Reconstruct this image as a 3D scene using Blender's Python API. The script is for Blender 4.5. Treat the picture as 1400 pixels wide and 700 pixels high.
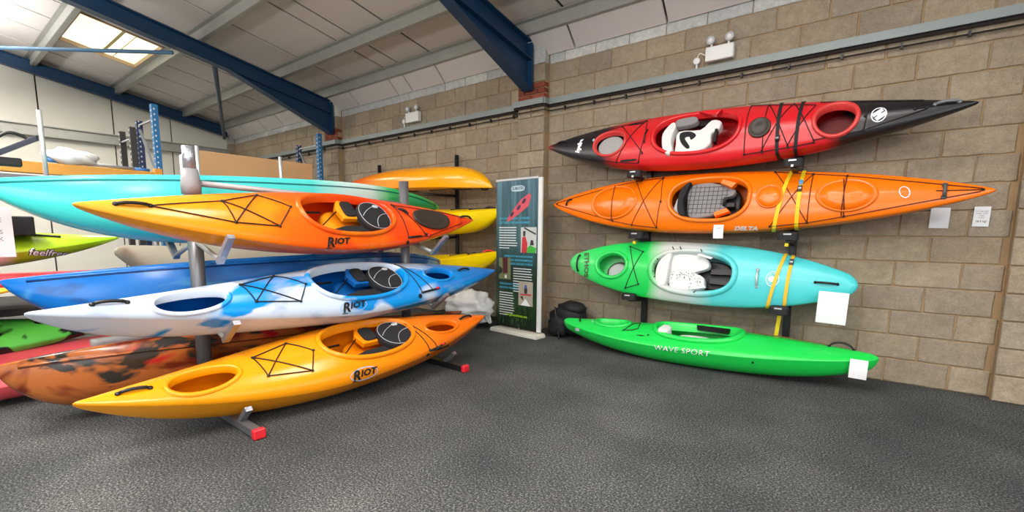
import bpy, math, random
import numpy as np
from mathutils import Vector, Matrix

for o in list(bpy.data.objects):
    bpy.data.objects.remove(o)
SC = bpy.context.scene
COL = SC.collection

# ------------------------------------------------------------------ camera
FPX, YAW, PITCH, ROLL = 646.24, .6657, -.1286, .0078
CAM = np.array([-.5321, -5.5663, 1.3592])
_f = np.array([-math.sin(YAW)*math.cos(PITCH), math.cos(YAW)*math.cos(PITCH), math.sin(PITCH)])
_r = np.array([math.cos(YAW), math.sin(YAW), 0.]); _u = np.cross(_r, _f)
_r2 = _r*math.cos(ROLL)+_u*math.sin(ROLL); _u2 = -_r*math.sin(ROLL)+_u*math.cos(ROLL)
cam = bpy.data.cameras.new('camera'); cam.sensor_width = 36; cam.lens = 36*FPX/1400; cam.shift_y = 51.6/1400; cam.clip_end = 200
co = bpy.data.objects.new('camera', cam); COL.objects.link(co)
co.matrix_world = Matrix(((_r2[0], _u2[0], -_f[0], CAM[0]), (_r2[1], _u2[1], -_f[1], CAM[1]), (_r2[2], _u2[2], -_f[2], CAM[2]), (0, 0, 0, 1)))
SC.camera = co
# ------------------------------------------------------------------ world and lights
W = bpy.data.worlds.new('world'); SC.world = W; W.use_nodes = True
bg = W.node_tree.nodes['Background']; bg.inputs[1].default_value = 1.2
_tc = W.node_tree.nodes.new('ShaderNodeTexCoord'); _sp = W.node_tree.nodes.new('ShaderNodeSeparateXYZ'); _mr = W.node_tree.nodes.new('ShaderNodeMapRange'); _mx = W.node_tree.nodes.new('ShaderNodeMix')
_mx.data_type = 'RGBA'; _mr.inputs[1].default_value = -.05; _mr.inputs[2].default_value = .05      # overcast sky over a dull grey yard
W.node_tree.links.new(_tc.outputs['Generated'], _sp.inputs[0]); W.node_tree.links.new(_sp.outputs['Z'], _mr.inputs[0]); W.node_tree.links.new(_mr.outputs[0], _mx.inputs[0])
_mx.inputs[6].default_value = (.16, .16, .16, 1); _mx.inputs[7].default_value = (.86, .93, 1, 1); W.node_tree.links.new(_mx.outputs[2], bg.inputs[0])
SC.view_settings.view_transform = 'Standard'; SC.view_settings.look = 'None'; SC.view_settings.gamma = 1
SC.view_settings.exposure = 0.2

def area(x, y, z, sx, sy, power, color=(1, .97, .93), rot=(0, 0, 0)):
    l = bpy.data.lights.new('shop_or_fill_light', 'AREA'); l.shape = 'RECTANGLE'; l.size = sx; l.size_y = sy
    l.energy = power; l.color = color
    o = bpy.data.objects.new('shop_or_fill_light', l); COL.objects.link(o); o.location = (x, y, z); o.rotation_euler = rot
    return o
# rows of strip lamps under the roof (outside the frame) and the rooflights over the shop, plus uplights added to brighten the ceiling
for (lx, ly) in ((-7.0, -6.2), (-2.2, -6.6), (2.6, -6.2), (-11.5, -5.6)):
    area(lx, ly, 4.3, 2.6, .5, 165)
    area(lx, ly, 4.15, 2.6, .5, 270, rot=(math.pi, 0, 0))  # upward fill added above each lamp to lift the dark ceiling
area(-1.5, -3.1, 4.45, 2.4, .45, 70)
area(-3.0, -8.2, 2.9, 5, .6, 230, rot=(math.radians(145), 0, 0))  # added unseen uplight, tilted at the roof slope as fill
area(-11.4, -3.05, 4.3, 1.6, .9, 60, (1, .95, .8))
# daylight through the open loading door behind the photographer
area(3.5, -11.0, 2.6, 5, 3.2, 140, (.93, .97, 1), (math.radians(82), 0, math.radians(22)))

# ------------------------------------------------------------------ helpers
def lin(c):
    c = c/255.
    return c/12.92 if c <= .04045 else ((c+.055)/1.055)**2.4
def rgb(r, g, b): return (lin(r), lin(g), lin(b), 1)

MATS = {}
def mat(name, col, rough=.6, metal=0, spec=.5, bump=0, bscale=40, var=0, vscale=5, emit=0, coat=0, alpha=1):
    if name in MATS: return MATS[name]
    m = bpy.data.materials.new(name); m.use_nodes = True; nt = m.node_tree; N = nt.nodes; Lk = nt.links
    p = N['Principled BSDF']; c = rgb(*col)
    p.inputs['Base Color'].default_value = c; p.inputs['Roughness'].default_value = rough; p.inputs['Metallic'].default_value = metal
    p.inputs['Specular IOR Level'].default_value = spec; p.inputs['Coat Weight'].default_value = coat
    if emit:
        p.inputs['Emission Color'].default_value = c; p.inputs['Emission Strength'].default_value = emit
    if alpha < 1: p.inputs['Alpha'].default_value = alpha
    tc = N.new('ShaderNodeTexCoord')
    nz = N.new('ShaderNodeTexNoise'); nz.inputs['Scale'].default_value = vscale; nz.inputs['Detail'].default_value = 6
    Lk.new(tc.outputs['Object'], nz.inputs['Vector'])
    v = var if var else .04
    mx = N.new('ShaderNodeMix'); mx.data_type = 'RGBA'
    mx.inputs[6].default_value = tuple(max(0, x*(1-v)) for x in c[:3])+(1,); mx.inputs[7].default_value = tuple(min(1, x*(1+v)) for x in c[:3])+(1,)
    Lk.new(nz.outputs['Fac'], mx.inputs[0]); Lk.new(mx.outputs[2], p.inputs['Base Color'])
    if bump:
        b = N.new('ShaderNodeTexNoise'); b.inputs['Scale'].default_value = bscale; b.inputs['Detail'].default_value = 8
        Lk.new(tc.outputs['Object'], b.inputs['Vector'])
        bb = N.new('ShaderNodeBump'); bb.inputs['Strength'].default_value = bump; bb.inputs['Distance'].default_value = .01
        Lk.new(b.outputs['Fac'], bb.inputs['Height']); Lk.new(bb.outputs['Normal'], p.inputs['Normal'])
    MATS[name] = m
    return m

def ramp_nodes(nt, stops, fac):
    r = nt.nodes.new('ShaderNodeValToRGB'); e = r.color_ramp.elements
    while len(e) > 1: e.remove(e[-1])
    e[0].position = stops[0][0]; e[0].color = stops[0][1]
    for p_, c_ in stops[1:]:
        n = e.new(p_); n.color = c_
    nt.links.new(fac, r.inputs[0]); return r

def paint(name, L, stops, distort=.12, nscale=2.5, blotch=(), rough=.2, under=None, stretch=(1, 1, 1), inside=None):
    """moulded plastic, colour running along the boat (stops: metres from the middle, sRGB) with cloudy blends"""
    m = bpy.data.materials.new(name); m.use_nodes = True; nt = m.node_tree; N = nt.nodes; Lk = nt.links
    p = N['Principled BSDF']; p.inputs['Roughness'].default_value = rough; p.inputs['Specular IOR Level'].default_value = .5
    tc = N.new('ShaderNodeTexCoord'); sp = N.new('ShaderNodeSeparateXYZ'); Lk.new(tc.outputs['Object'], sp.inputs[0])
    nz = N.new('ShaderNodeTexNoise'); nz.inputs['Scale'].default_value = nscale; nz.inputs['Detail'].default_value = 4
    Lk.new(tc.outputs['Object'], nz.inputs['Vector'])
    a = N.new('ShaderNodeMath'); a.operation = 'SUBTRACT'; Lk.new(nz.outputs['Fac'], a.inputs[0]); a.inputs[1].default_value = .5
    b = N.new('ShaderNodeMath'); b.operation = 'MULTIPLY_ADD'; Lk.new(a.outputs[0], b.inputs[0]); b.inputs[1].default_value = distort*8
    Lk.new(sp.outputs['X'], b.inputs[2])
    c = N.new('ShaderNodeMapRange'); c.inputs[1].default_value = -L/2; c.inputs[2].default_value = L/2; Lk.new(b.outputs[0], c.inputs[0])
    col = ramp_nodes(nt, [(min(1, max(0, s/L+.5)), rgb(*q)) for s, q in stops], c.outputs[0]).outputs[0]
    for i, (bc, bs, lo, hi) in enumerate(blotch):
        mp = N.new('ShaderNodeMapping'); mp.inputs['Location'].default_value = (3.1*i+1.7, 5.3*i, 2.2*i); mp.inputs['Scale'].default_value = stretch
        Lk.new(tc.outputs['Object'], mp.inputs['Vector'])
        z = N.new('ShaderNodeTexNoise'); z.inputs['Scale'].default_value = bs; z.inputs['Detail'].default_value = 3; z.inputs['Distortion'].default_value = .6
        Lk.new(mp.outputs[0], z.inputs['Vector'])
        mr = N.new('ShaderNodeMapRange'); mr.inputs[1].default_value = lo; mr.inputs[2].default_value = hi; Lk.new(z.outputs['Fac'], mr.inputs[0])
        mx = N.new('ShaderNodeMix'); mx.data_type = 'RGBA'; Lk.new(mr.outputs[0], mx.inputs[0]); Lk.new(col, mx.inputs[6]); mx.inputs[7].default_value = rgb(*bc)
        col = mx.outputs[2]
    if inside:
        gi = N.new('ShaderNodeNewGeometry'); mi = N.new('ShaderNodeMix'); mi.data_type = 'RGBA'; Lk.new(gi.outputs['Backfacing'], mi.inputs[0]); Lk.new(col, mi.inputs[6]); mi.inputs[7].default_value = rgb(*inside); col = mi.outputs[2]
    Lk.new(col, p.inputs['Base Color'])
    b1 = N.new('ShaderNodeTexNoise'); b1.inputs['Scale'].default_value = 9; b1.inputs['Detail'].default_value = 2
    Lk.new(tc.outputs['Object'], b1.inputs['Vector'])
    bb = N.new('ShaderNodeBump'); bb.inputs['Strength'].default_value = .07; bb.inputs['Distance'].default_value = .01
    Lk.new(b1.outputs['Fac'], bb.inputs['Height']); Lk.new(bb.outputs['Normal'], p.inputs['Normal'])
    return m

def props(o, label=None, cat=None, group=None, kind=None):
    if label: o['label'] = label
    if cat: o['category'] = cat
    if group: o['group'] = group
    if kind: o['kind'] = kind
    return o
def mesh(name, V, F, m, smooth=False):
    me = bpy.data.meshes.new(name); me.from_pydata([tuple(map(float, v)) for v in V], [], [tuple(int(i) for i in f) for f in F]); me.update()
    if m: me.materials.append(m)
    if smooth: me.shade_smooth()
    return me
def link(name, me, parent=None, label=None):
    o = bpy.data.objects.new(name, me); COL.objects.link(o)
    if parent: o.parent = parent
    if label: o['label'] = label
    return o
def empty(name, loc, label, cat, group=None, rotz=0, M=None):
    o = bpy.data.objects.new(name, None); COL.objects.link(o); o.empty_display_size = .1
    if M is not None: o.matrix_world = M
    else: o.location = loc; o.rotation_euler = (0, 0, rotz)
    return props(o, label, cat, group)

class MB:
    def __init__(s): s.V = []; s.F = []
    def add(s, V, F):
        n = len(s.V); s.V += [tuple(v) for v in V]; s.F += [tuple(i+n for i in f) for f in F]; return s
    def box(s, x0, x1, y0, y1, z0, z1):
        V = [(x, y, z) for z in (z0, z1) for y in (y0, y1) for x in (x0, x1)]
        return s.add(V, [(0, 2, 3, 1), (4, 5, 7, 6), (0, 1, 5, 4), (2, 6, 7, 3), (0, 4, 6, 2), (1, 3, 7, 5)])
    def bbox(s, x0, x1, y0, y1, z0, z1, b=.01):
        """box with chamfered edges"""
        V = []; idx = {}
        for ix, x in enumerate((x0, x1)):
            for iy, y in enumerate((y0, y1)):
                for iz, z in enumerate((z0, z1)):
                    sx, sy, sz = (1 if ix == 0 else -1), (1 if iy == 0 else -1), (1 if iz == 0 else -1)
                    for k, v in enumerate(((x, y+sy*b, z+sz*b), (x+sx*b, y, z+sz*b), (x+sx*b, y+sy*b, z))):
                        idx[ix, iy, iz, k] = len(V); V.append(v)
        F = []
        for i in (0, 1):
            q = [idx[i, 0, 0, 0], idx[i, 1, 0, 0], idx[i, 1, 1, 0], idx[i, 0, 1, 0]]; F.append(q if i else q[::-1])
            q = [idx[0, i, 0, 1], idx[1, i, 0, 1], idx[1, i, 1, 1], idx[0, i, 1, 1]]; F.append(q[::-1] if i else q)
            q = [idx[0, 0, i, 2], idx[1, 0, i, 2], idx[1, 1, i, 2], idx[0, 1, i, 2]]; F.append(q if i else q[::-1])
        for a in (0, 1):
            for c in (0, 1):
                F.append([idx[0, a, c, 1], idx[1, a, c, 1], idx[1, a, c, 2], idx[0, a, c, 2]])
                F.append([idx[a, 0, c, 0], idx[a, 1, c, 0], idx[a, 1, c, 2], idx[a, 0, c, 2]])
                F.append([idx[a, c, 0, 0], idx[a, c, 1, 0], idx[a, c, 1, 1], idx[a, c, 0, 1]])
        for a in (0, 1):
            for c in (0, 1):
                for d in (0, 1): F.append([idx[a, c, d, k] for k in range(3)])
        return s.add(V, F)
    def tube(s, pts, r, n=8, cap=True, closed=False):
        P = [Vector(p) for p in pts]; m = len(P); base = len(s.V); up = None
        for i, p in enumerate(P):
            if closed: t = (P[(i+1) % m]-P[i-1])
            else: t = P[min(i+1, m-1)]-P[max(i-1, 0)]
            if t.length < 1e-9: t = Vector((0, 0, 1))
            t.normalize()
            if up is None:
                up = Vector((0, 0, 1)) if abs(t.z) < .9 else Vector((1, 0, 0))
            a = (up-t*up.dot(t)); a = a.normalized() if a.length > 1e-6 else t.orthogonal().normalized(); up = a; b = t.cross(a)
            rr = r[i] if isinstance(r, (list, tuple)) else r
            for k in range(n):
                th = 2*math.pi*(k+.5)/n; s.V.append(tuple(p+a*math.cos(th)*rr+b*math.sin(th)*rr))
        for i in range(m if closed else m-1):
            j = (i+1) % m
            for k in range(n): s.F.append((base+i*n+k, base+i*n+(k+1) % n, base+j*n+(k+1) % n, base+j*n+k))
        if cap and not closed:
            s.F.append(tuple(base+k for k in range(n))[::-1]); s.F.append(tuple(base+(m-1)*n+k for k in range(n)))
        return s
    def bar(s, a, b, w, h, up=(0, 0, 1)):
        """rectangular bar from a to b"""
        a = Vector(a); b = Vector(b); t = (b-a).normalized(); u = Vector(up); u = (u-t*u.dot(t)).normalized(); v = t.cross(u)
        V = [p+u*sy*h/2+v*sx*w/2 for p in (a, b) for sx, sy in ((-1, -1), (1, -1), (1, 1), (-1, 1))]
        return s.add(V, [(0, 1, 2, 3), (7, 6, 5, 4), (0, 4, 5, 1), (1, 5, 6, 2), (2, 6, 7, 3), (3, 7, 4, 0)])
    def blob(s, c, r, nu=10, nv=8, fn=None):
        base = len(s.V); c = Vector(c)
        for i in range(nv+1):
            ph = math.pi*i/nv
            for k in range(nu):
                th = 2*math.pi*k/nu; d = Vector((math.sin(ph)*math.cos(th), math.sin(ph)*math.sin(th), math.cos(ph)))
                q = fn(d) if fn else 1
                s.V.append((c.x+d.x*r[0]*q, c.y+d.y*r[1]*q, c.z+d.z*r[2]*q))
        for i in range(nv):
            for k in range(nu): s.F.append((base+i*nu+k, base+(i+1)*nu+k, base+(i+1)*nu+(k+1) % nu, base+i*nu+(k+1) % nu))
        return s
    def prism(s, poly, z0, z1, inset=0, f=None):
        """vertical prism from a 2-D outline; top edge rounded by an inset ring; f maps (x,y,z)"""
        n = len(poly); cx = sum(p[0] for p in poly)/n; cy = sum(p[1] for p in poly)/n
        rings = [(0, z0), (0, z1-inset), (inset*.35, z1-inset*.3), (inset, z1)] if inset else [(0, z0), (0, z1)]
        base = len(s.V)
        for d, z in rings:
            for x, y in poly:
                l = math.hypot(x-cx, y-cy) or 1; k = 1-d/l; v = (cx+(x-cx)*k, cy+(y-cy)*k, z); s.V.append(f(*v) if f else v)
        for i in range(len(rings)-1):
            for k in range(n): s.F.append((base+i*n+k, base+i*n+(k+1) % n, base+(i+1)*n+(k+1) % n, base+(i+1)*n+k))
        s.F.append(tuple(base+k for k in range(n))[::-1]); s.F.append(tuple(base+(len(rings)-1)*n+k for k in range(n)))
        return s
    def obj(s, name, m, parent=None, smooth=False, label=None, cat=None, group=None, kind=None):
        o = link(name, mesh(name, s.V, s.F, m, smooth), parent); return props(o, label, cat, group, kind)

def oval(cx, cy, a, b, n=40, e=2., rot=0, flat=0):
    out = []
    for k in range(n):
        t = 2*math.pi*k/n; c, s_ = math.cos(t), math.sin(t)
        x = a*math.copysign(abs(c)**(2/e), c); y = b*math.copysign(abs(s_)**(2/e), s_)
        out.append((cx+x*math.cos(rot)-y*math.sin(rot), cy+x*math.sin(rot)+y*math.cos(rot)))
    return out
def spline(pts, n=6, closed=False):
    P = [np.array(p, float) for p in pts]; m = len(P); out = []
    for i in range(m if closed else m-1):
        p1, p2 = P[i], P[(i+1) % m]
        p0 = P[i-1] if (closed or i > 0) else p1; p3 = P[(i+2) % m] if (closed or i+2 < m) else p2
        for k in range(n):
            t = k/n; out.append(tuple(.5*((2*p1)+(-p0+p2)*t+(2*p0-5*p1+4*p2-p3)*t*t+(-p0+3*p1-3*p2+p3)*t**3)))
    if not closed: out.append(tuple(P[-1]))
    return out
def text_polys(body, size, shear=0, bold=.0, align='CENTER', space=1):
    cu = bpy.data.curves.new('lettering', 'FONT'); cu.body = body; cu.size = size; cu.shear = shear; cu.align_x = align; cu.align_y = 'CENTER'
    cu.offset = bold; cu.resolution_u = 2; cu.space_character = space
    o = bpy.data.objects.new('lettering', cu); COL.objects.link(o)
    bpy.context.view_layer.update()
    me = o.to_mesh(); V = [tuple(v.co) for v in me.vertices]; F = [tuple(p.vertices) for p in me.polygons]
    o.to_mesh_clear(); bpy.data.objects.remove(o); bpy.data.curves.remove(cu)
    return V, F

# ------------------------------------------------------------------ materials
def block_mat(name, island, stops):
    m = bpy.data.materials.new(name); m.use_nodes = True; nt = m.node_tree; N = nt.nodes; Lk = nt.links
    p = N['Principled BSDF']; p.inputs['Roughness'].default_value = .9; p.inputs['Specular IOR Level'].default_value = .25
    if island: rnd = N.new('ShaderNodeNewGeometry').outputs['Random Per Island']
    else: rnd = N.new('ShaderNodeObjectInfo').outputs['Random']
    r = ramp_nodes(nt, [(i/(len(stops)-1), rgb(*c)) for i, c in enumerate(stops)], rnd)
    g = N.new('ShaderNodeNewGeometry')
    n1 = N.new('ShaderNodeTexNoise'); n1.inputs['Scale'].default_value = 14; n1.inputs['Detail'].default_value = 8; n1.inputs['Roughness'].default_value = .7; Lk.new(g.outputs['Position'], n1.inputs['Vector'])
    n2 = N.new('ShaderNodeTexNoise'); n2.inputs['Scale'].default_value = 90; n2.inputs['Detail'].default_value = 4; Lk.new(g.outputs['Position'], n2.inputs['Vector'])
    n3 = N.new('ShaderNodeTexNoise'); n3.inputs['Scale'].default_value = 2.2; n3.inputs['Detail'].default_value = 4; Lk.new(g.outputs['Position'], n3.inputs['Vector'])
    def sc(src, lo, hi, inp):
        mr = N.new('ShaderNodeMapRange'); mr.inputs[1].default_value = .3; mr.inputs[2].default_value = .7; mr.inputs[3].default_value = lo; mr.inputs[4].default_value = hi; Lk.new(src, mr.inputs[0])
        v = N.new('ShaderNodeVectorMath'); v.operation = 'SCALE'; Lk.new(inp, v.inputs[0]); Lk.new(mr.outputs[0], v.inputs[3]); return v.outputs[0]
    c = sc(n1.outputs['Fac'], .8, 1.18, r.outputs[0]); c = sc(n2.outputs['Fac'], .85, 1.15, c); c = sc(n3.outputs['Fac'], .88, 1.12, c)
    Lk.new(c, p.inputs['Base Color'])
    ad = N.new('ShaderNodeMath'); ad.operation = 'MULTIPLY_ADD'; Lk.new(n1.outputs['Fac'], ad.inputs[0]); ad.inputs[1].default_value = 2; Lk.new(n2.outputs['Fac'], ad.inputs[2])
    bb = N.new('ShaderNodeBump'); bb.inputs['Strength'].default_value = .5; bb.inputs['Distance'].default_value = .006
    Lk.new(ad.outputs[0], bb.inputs['Height']); Lk.new(bb.outputs['Normal'], p.inputs['Normal'])
    return m
BST = [(150, 136, 117), (160, 145, 124), (145, 132, 116), (166, 151, 129), (153, 137, 116), (157, 145, 127)]
M_block = block_mat('concrete block', False, BST)
M_blockfar = block_mat('concrete block courses', True, BST)
M_bpaint = block_mat('whitewashed block', False, [(196, 196, 192), (184, 185, 184), (205, 204, 198)])
M_brick = block_mat('red brick', False, [(128, 66, 50), (148, 80, 60), (112, 58, 48)])
M_mortar = mat('mortar', (168, 141, 106), .95, bump=.5, bscale=60, var=.12, vscale=6, spec=.2)
def carpet():
    m = bpy.data.materials.new('carpet'); m.use_nodes = True; nt = m.node_tree; N = nt.nodes; Lk = nt.links
    p = N['Principled BSDF']; p.inputs['Roughness'].default_value = .95; p.inputs['Specular IOR Level'].default_value = .15
    g = N.new('ShaderNodeNewGeometry')
    a = N.new('ShaderNodeTexNoise'); a.inputs['Scale'].default_value = 85; a.inputs['Detail'].default_value = 6; a.inputs['Roughness'].default_value = .8; Lk.new(g.outputs['Position'], a.inputs['Vector'])
    b = N.new('ShaderNodeTexNoise'); b.inputs['Scale'].default_value = 1.3; b.inputs['Detail'].default_value = 5; Lk.new(g.outputs['Position'], b.inputs['Vector'])
    ad = N.new('ShaderNodeMath'); ad.operation = 'MULTIPLY_ADD'; Lk.new(b.outputs['Fac'], ad.inputs[0]); ad.inputs[1].default_value = .14; Lk.new(a.outputs['Fac'], ad.inputs[2])
    r = ramp_nodes(nt, [(.42, rgb(36, 37, 40)), (.53, rgb(57, 58, 60)), (.61, rgb(86, 87, 86)), (.70, rgb(152, 152, 146))], ad.outputs[0])
    Lk.new(r.outputs[0], p.inputs['Base Color'])
    bb = N.new('ShaderNodeBump'); bb.inputs['Strength'].default_value = .8; bb.inputs['Distance'].default_value = .006; Lk.new(a.outputs['Fac'], bb.inputs['Height']); Lk.new(bb.outputs['Normal'], p.inputs['Normal'])
    return m
M_carpet = carpet()
M_blue = mat('blue painted steel', (16, 56, 90), .42, var=.12, vscale=3, bump=.05, bscale=20)
M_galv = mat('galvanised steel', (172, 172, 166), .5, metal=.35, var=.12, vscale=8)
M_tray = mat('grey steel rail', (138, 146, 144), .5, metal=.2, var=.08)
M_cable = mat('black cable', (34, 28, 26), .6)
M_roof = mat('white lined roof sheet', (206, 200, 196), .6, var=.05, vscale=1.3, spec=.3)
M_gap = mat('dark joint', (34, 31, 30), .8)
M_clad = mat('cream cladding', (222, 219, 208), .55, var=.03, vscale=2, spec=.3)
M_white = mat('white plastic', (232, 232, 228), .4)
M_paper = mat('white paper', (240, 241, 242), .6, spec=.3)
M_black = mat('black plastic', (20, 20, 21), .42)
M_rub = mat('black rubber', (24, 24, 26), .7)
M_hatch = mat('dark hatch cover', (58, 50, 42), .5, var=.1)
M_cord = mat('black cord', (30, 22, 20), .7)
M_red = mat('red plastic', (226, 40, 52), .4)
M_post = mat('grey rack steel', (128, 128, 130), .38, metal=.55, var=.1, vscale=12)
M_tape = mat('silver tape', (158, 160, 166), .3, metal=.6, bump=.7, bscale=30, var=.2, vscale=25)
M_bpost = mat('black rack steel', (30, 31, 34), .4)
M_seat = mat('black seat fabric', (26, 27, 30), .8, bump=.3, bscale=90)
M_pipe = mat('grey piping', (196, 200, 206), .5)
M_foam = mat('light foam', (226, 226, 224), .6, var=.04)
M_gfoam = mat('grey quilted foam', (136, 134, 134), .75, var=.06)
M_grey = mat('translucent grey bulkhead', (168, 170, 168), .45, var=.08)
M_ystrap = mat('yellow strap', (238, 205, 20), .6, var=.05)
M_ostrap = mat('amber strap', (240, 190, 40), .6, var=.05)
M_ink = mat('black print', (18, 18, 20), .5)
M_whink = mat('white print', (238, 240, 240), .5)
M_card = mat('cardboard', (190, 142, 100), .8, var=.06, vscale=2.5)
M_nylon = mat('black nylon', (22, 22, 26), .7, bump=.4, bscale=60, var=.2)
M_poly = mat('white polythene', (226, 224, 222), .35, bump=.8, bscale=10, var=.06)
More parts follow.
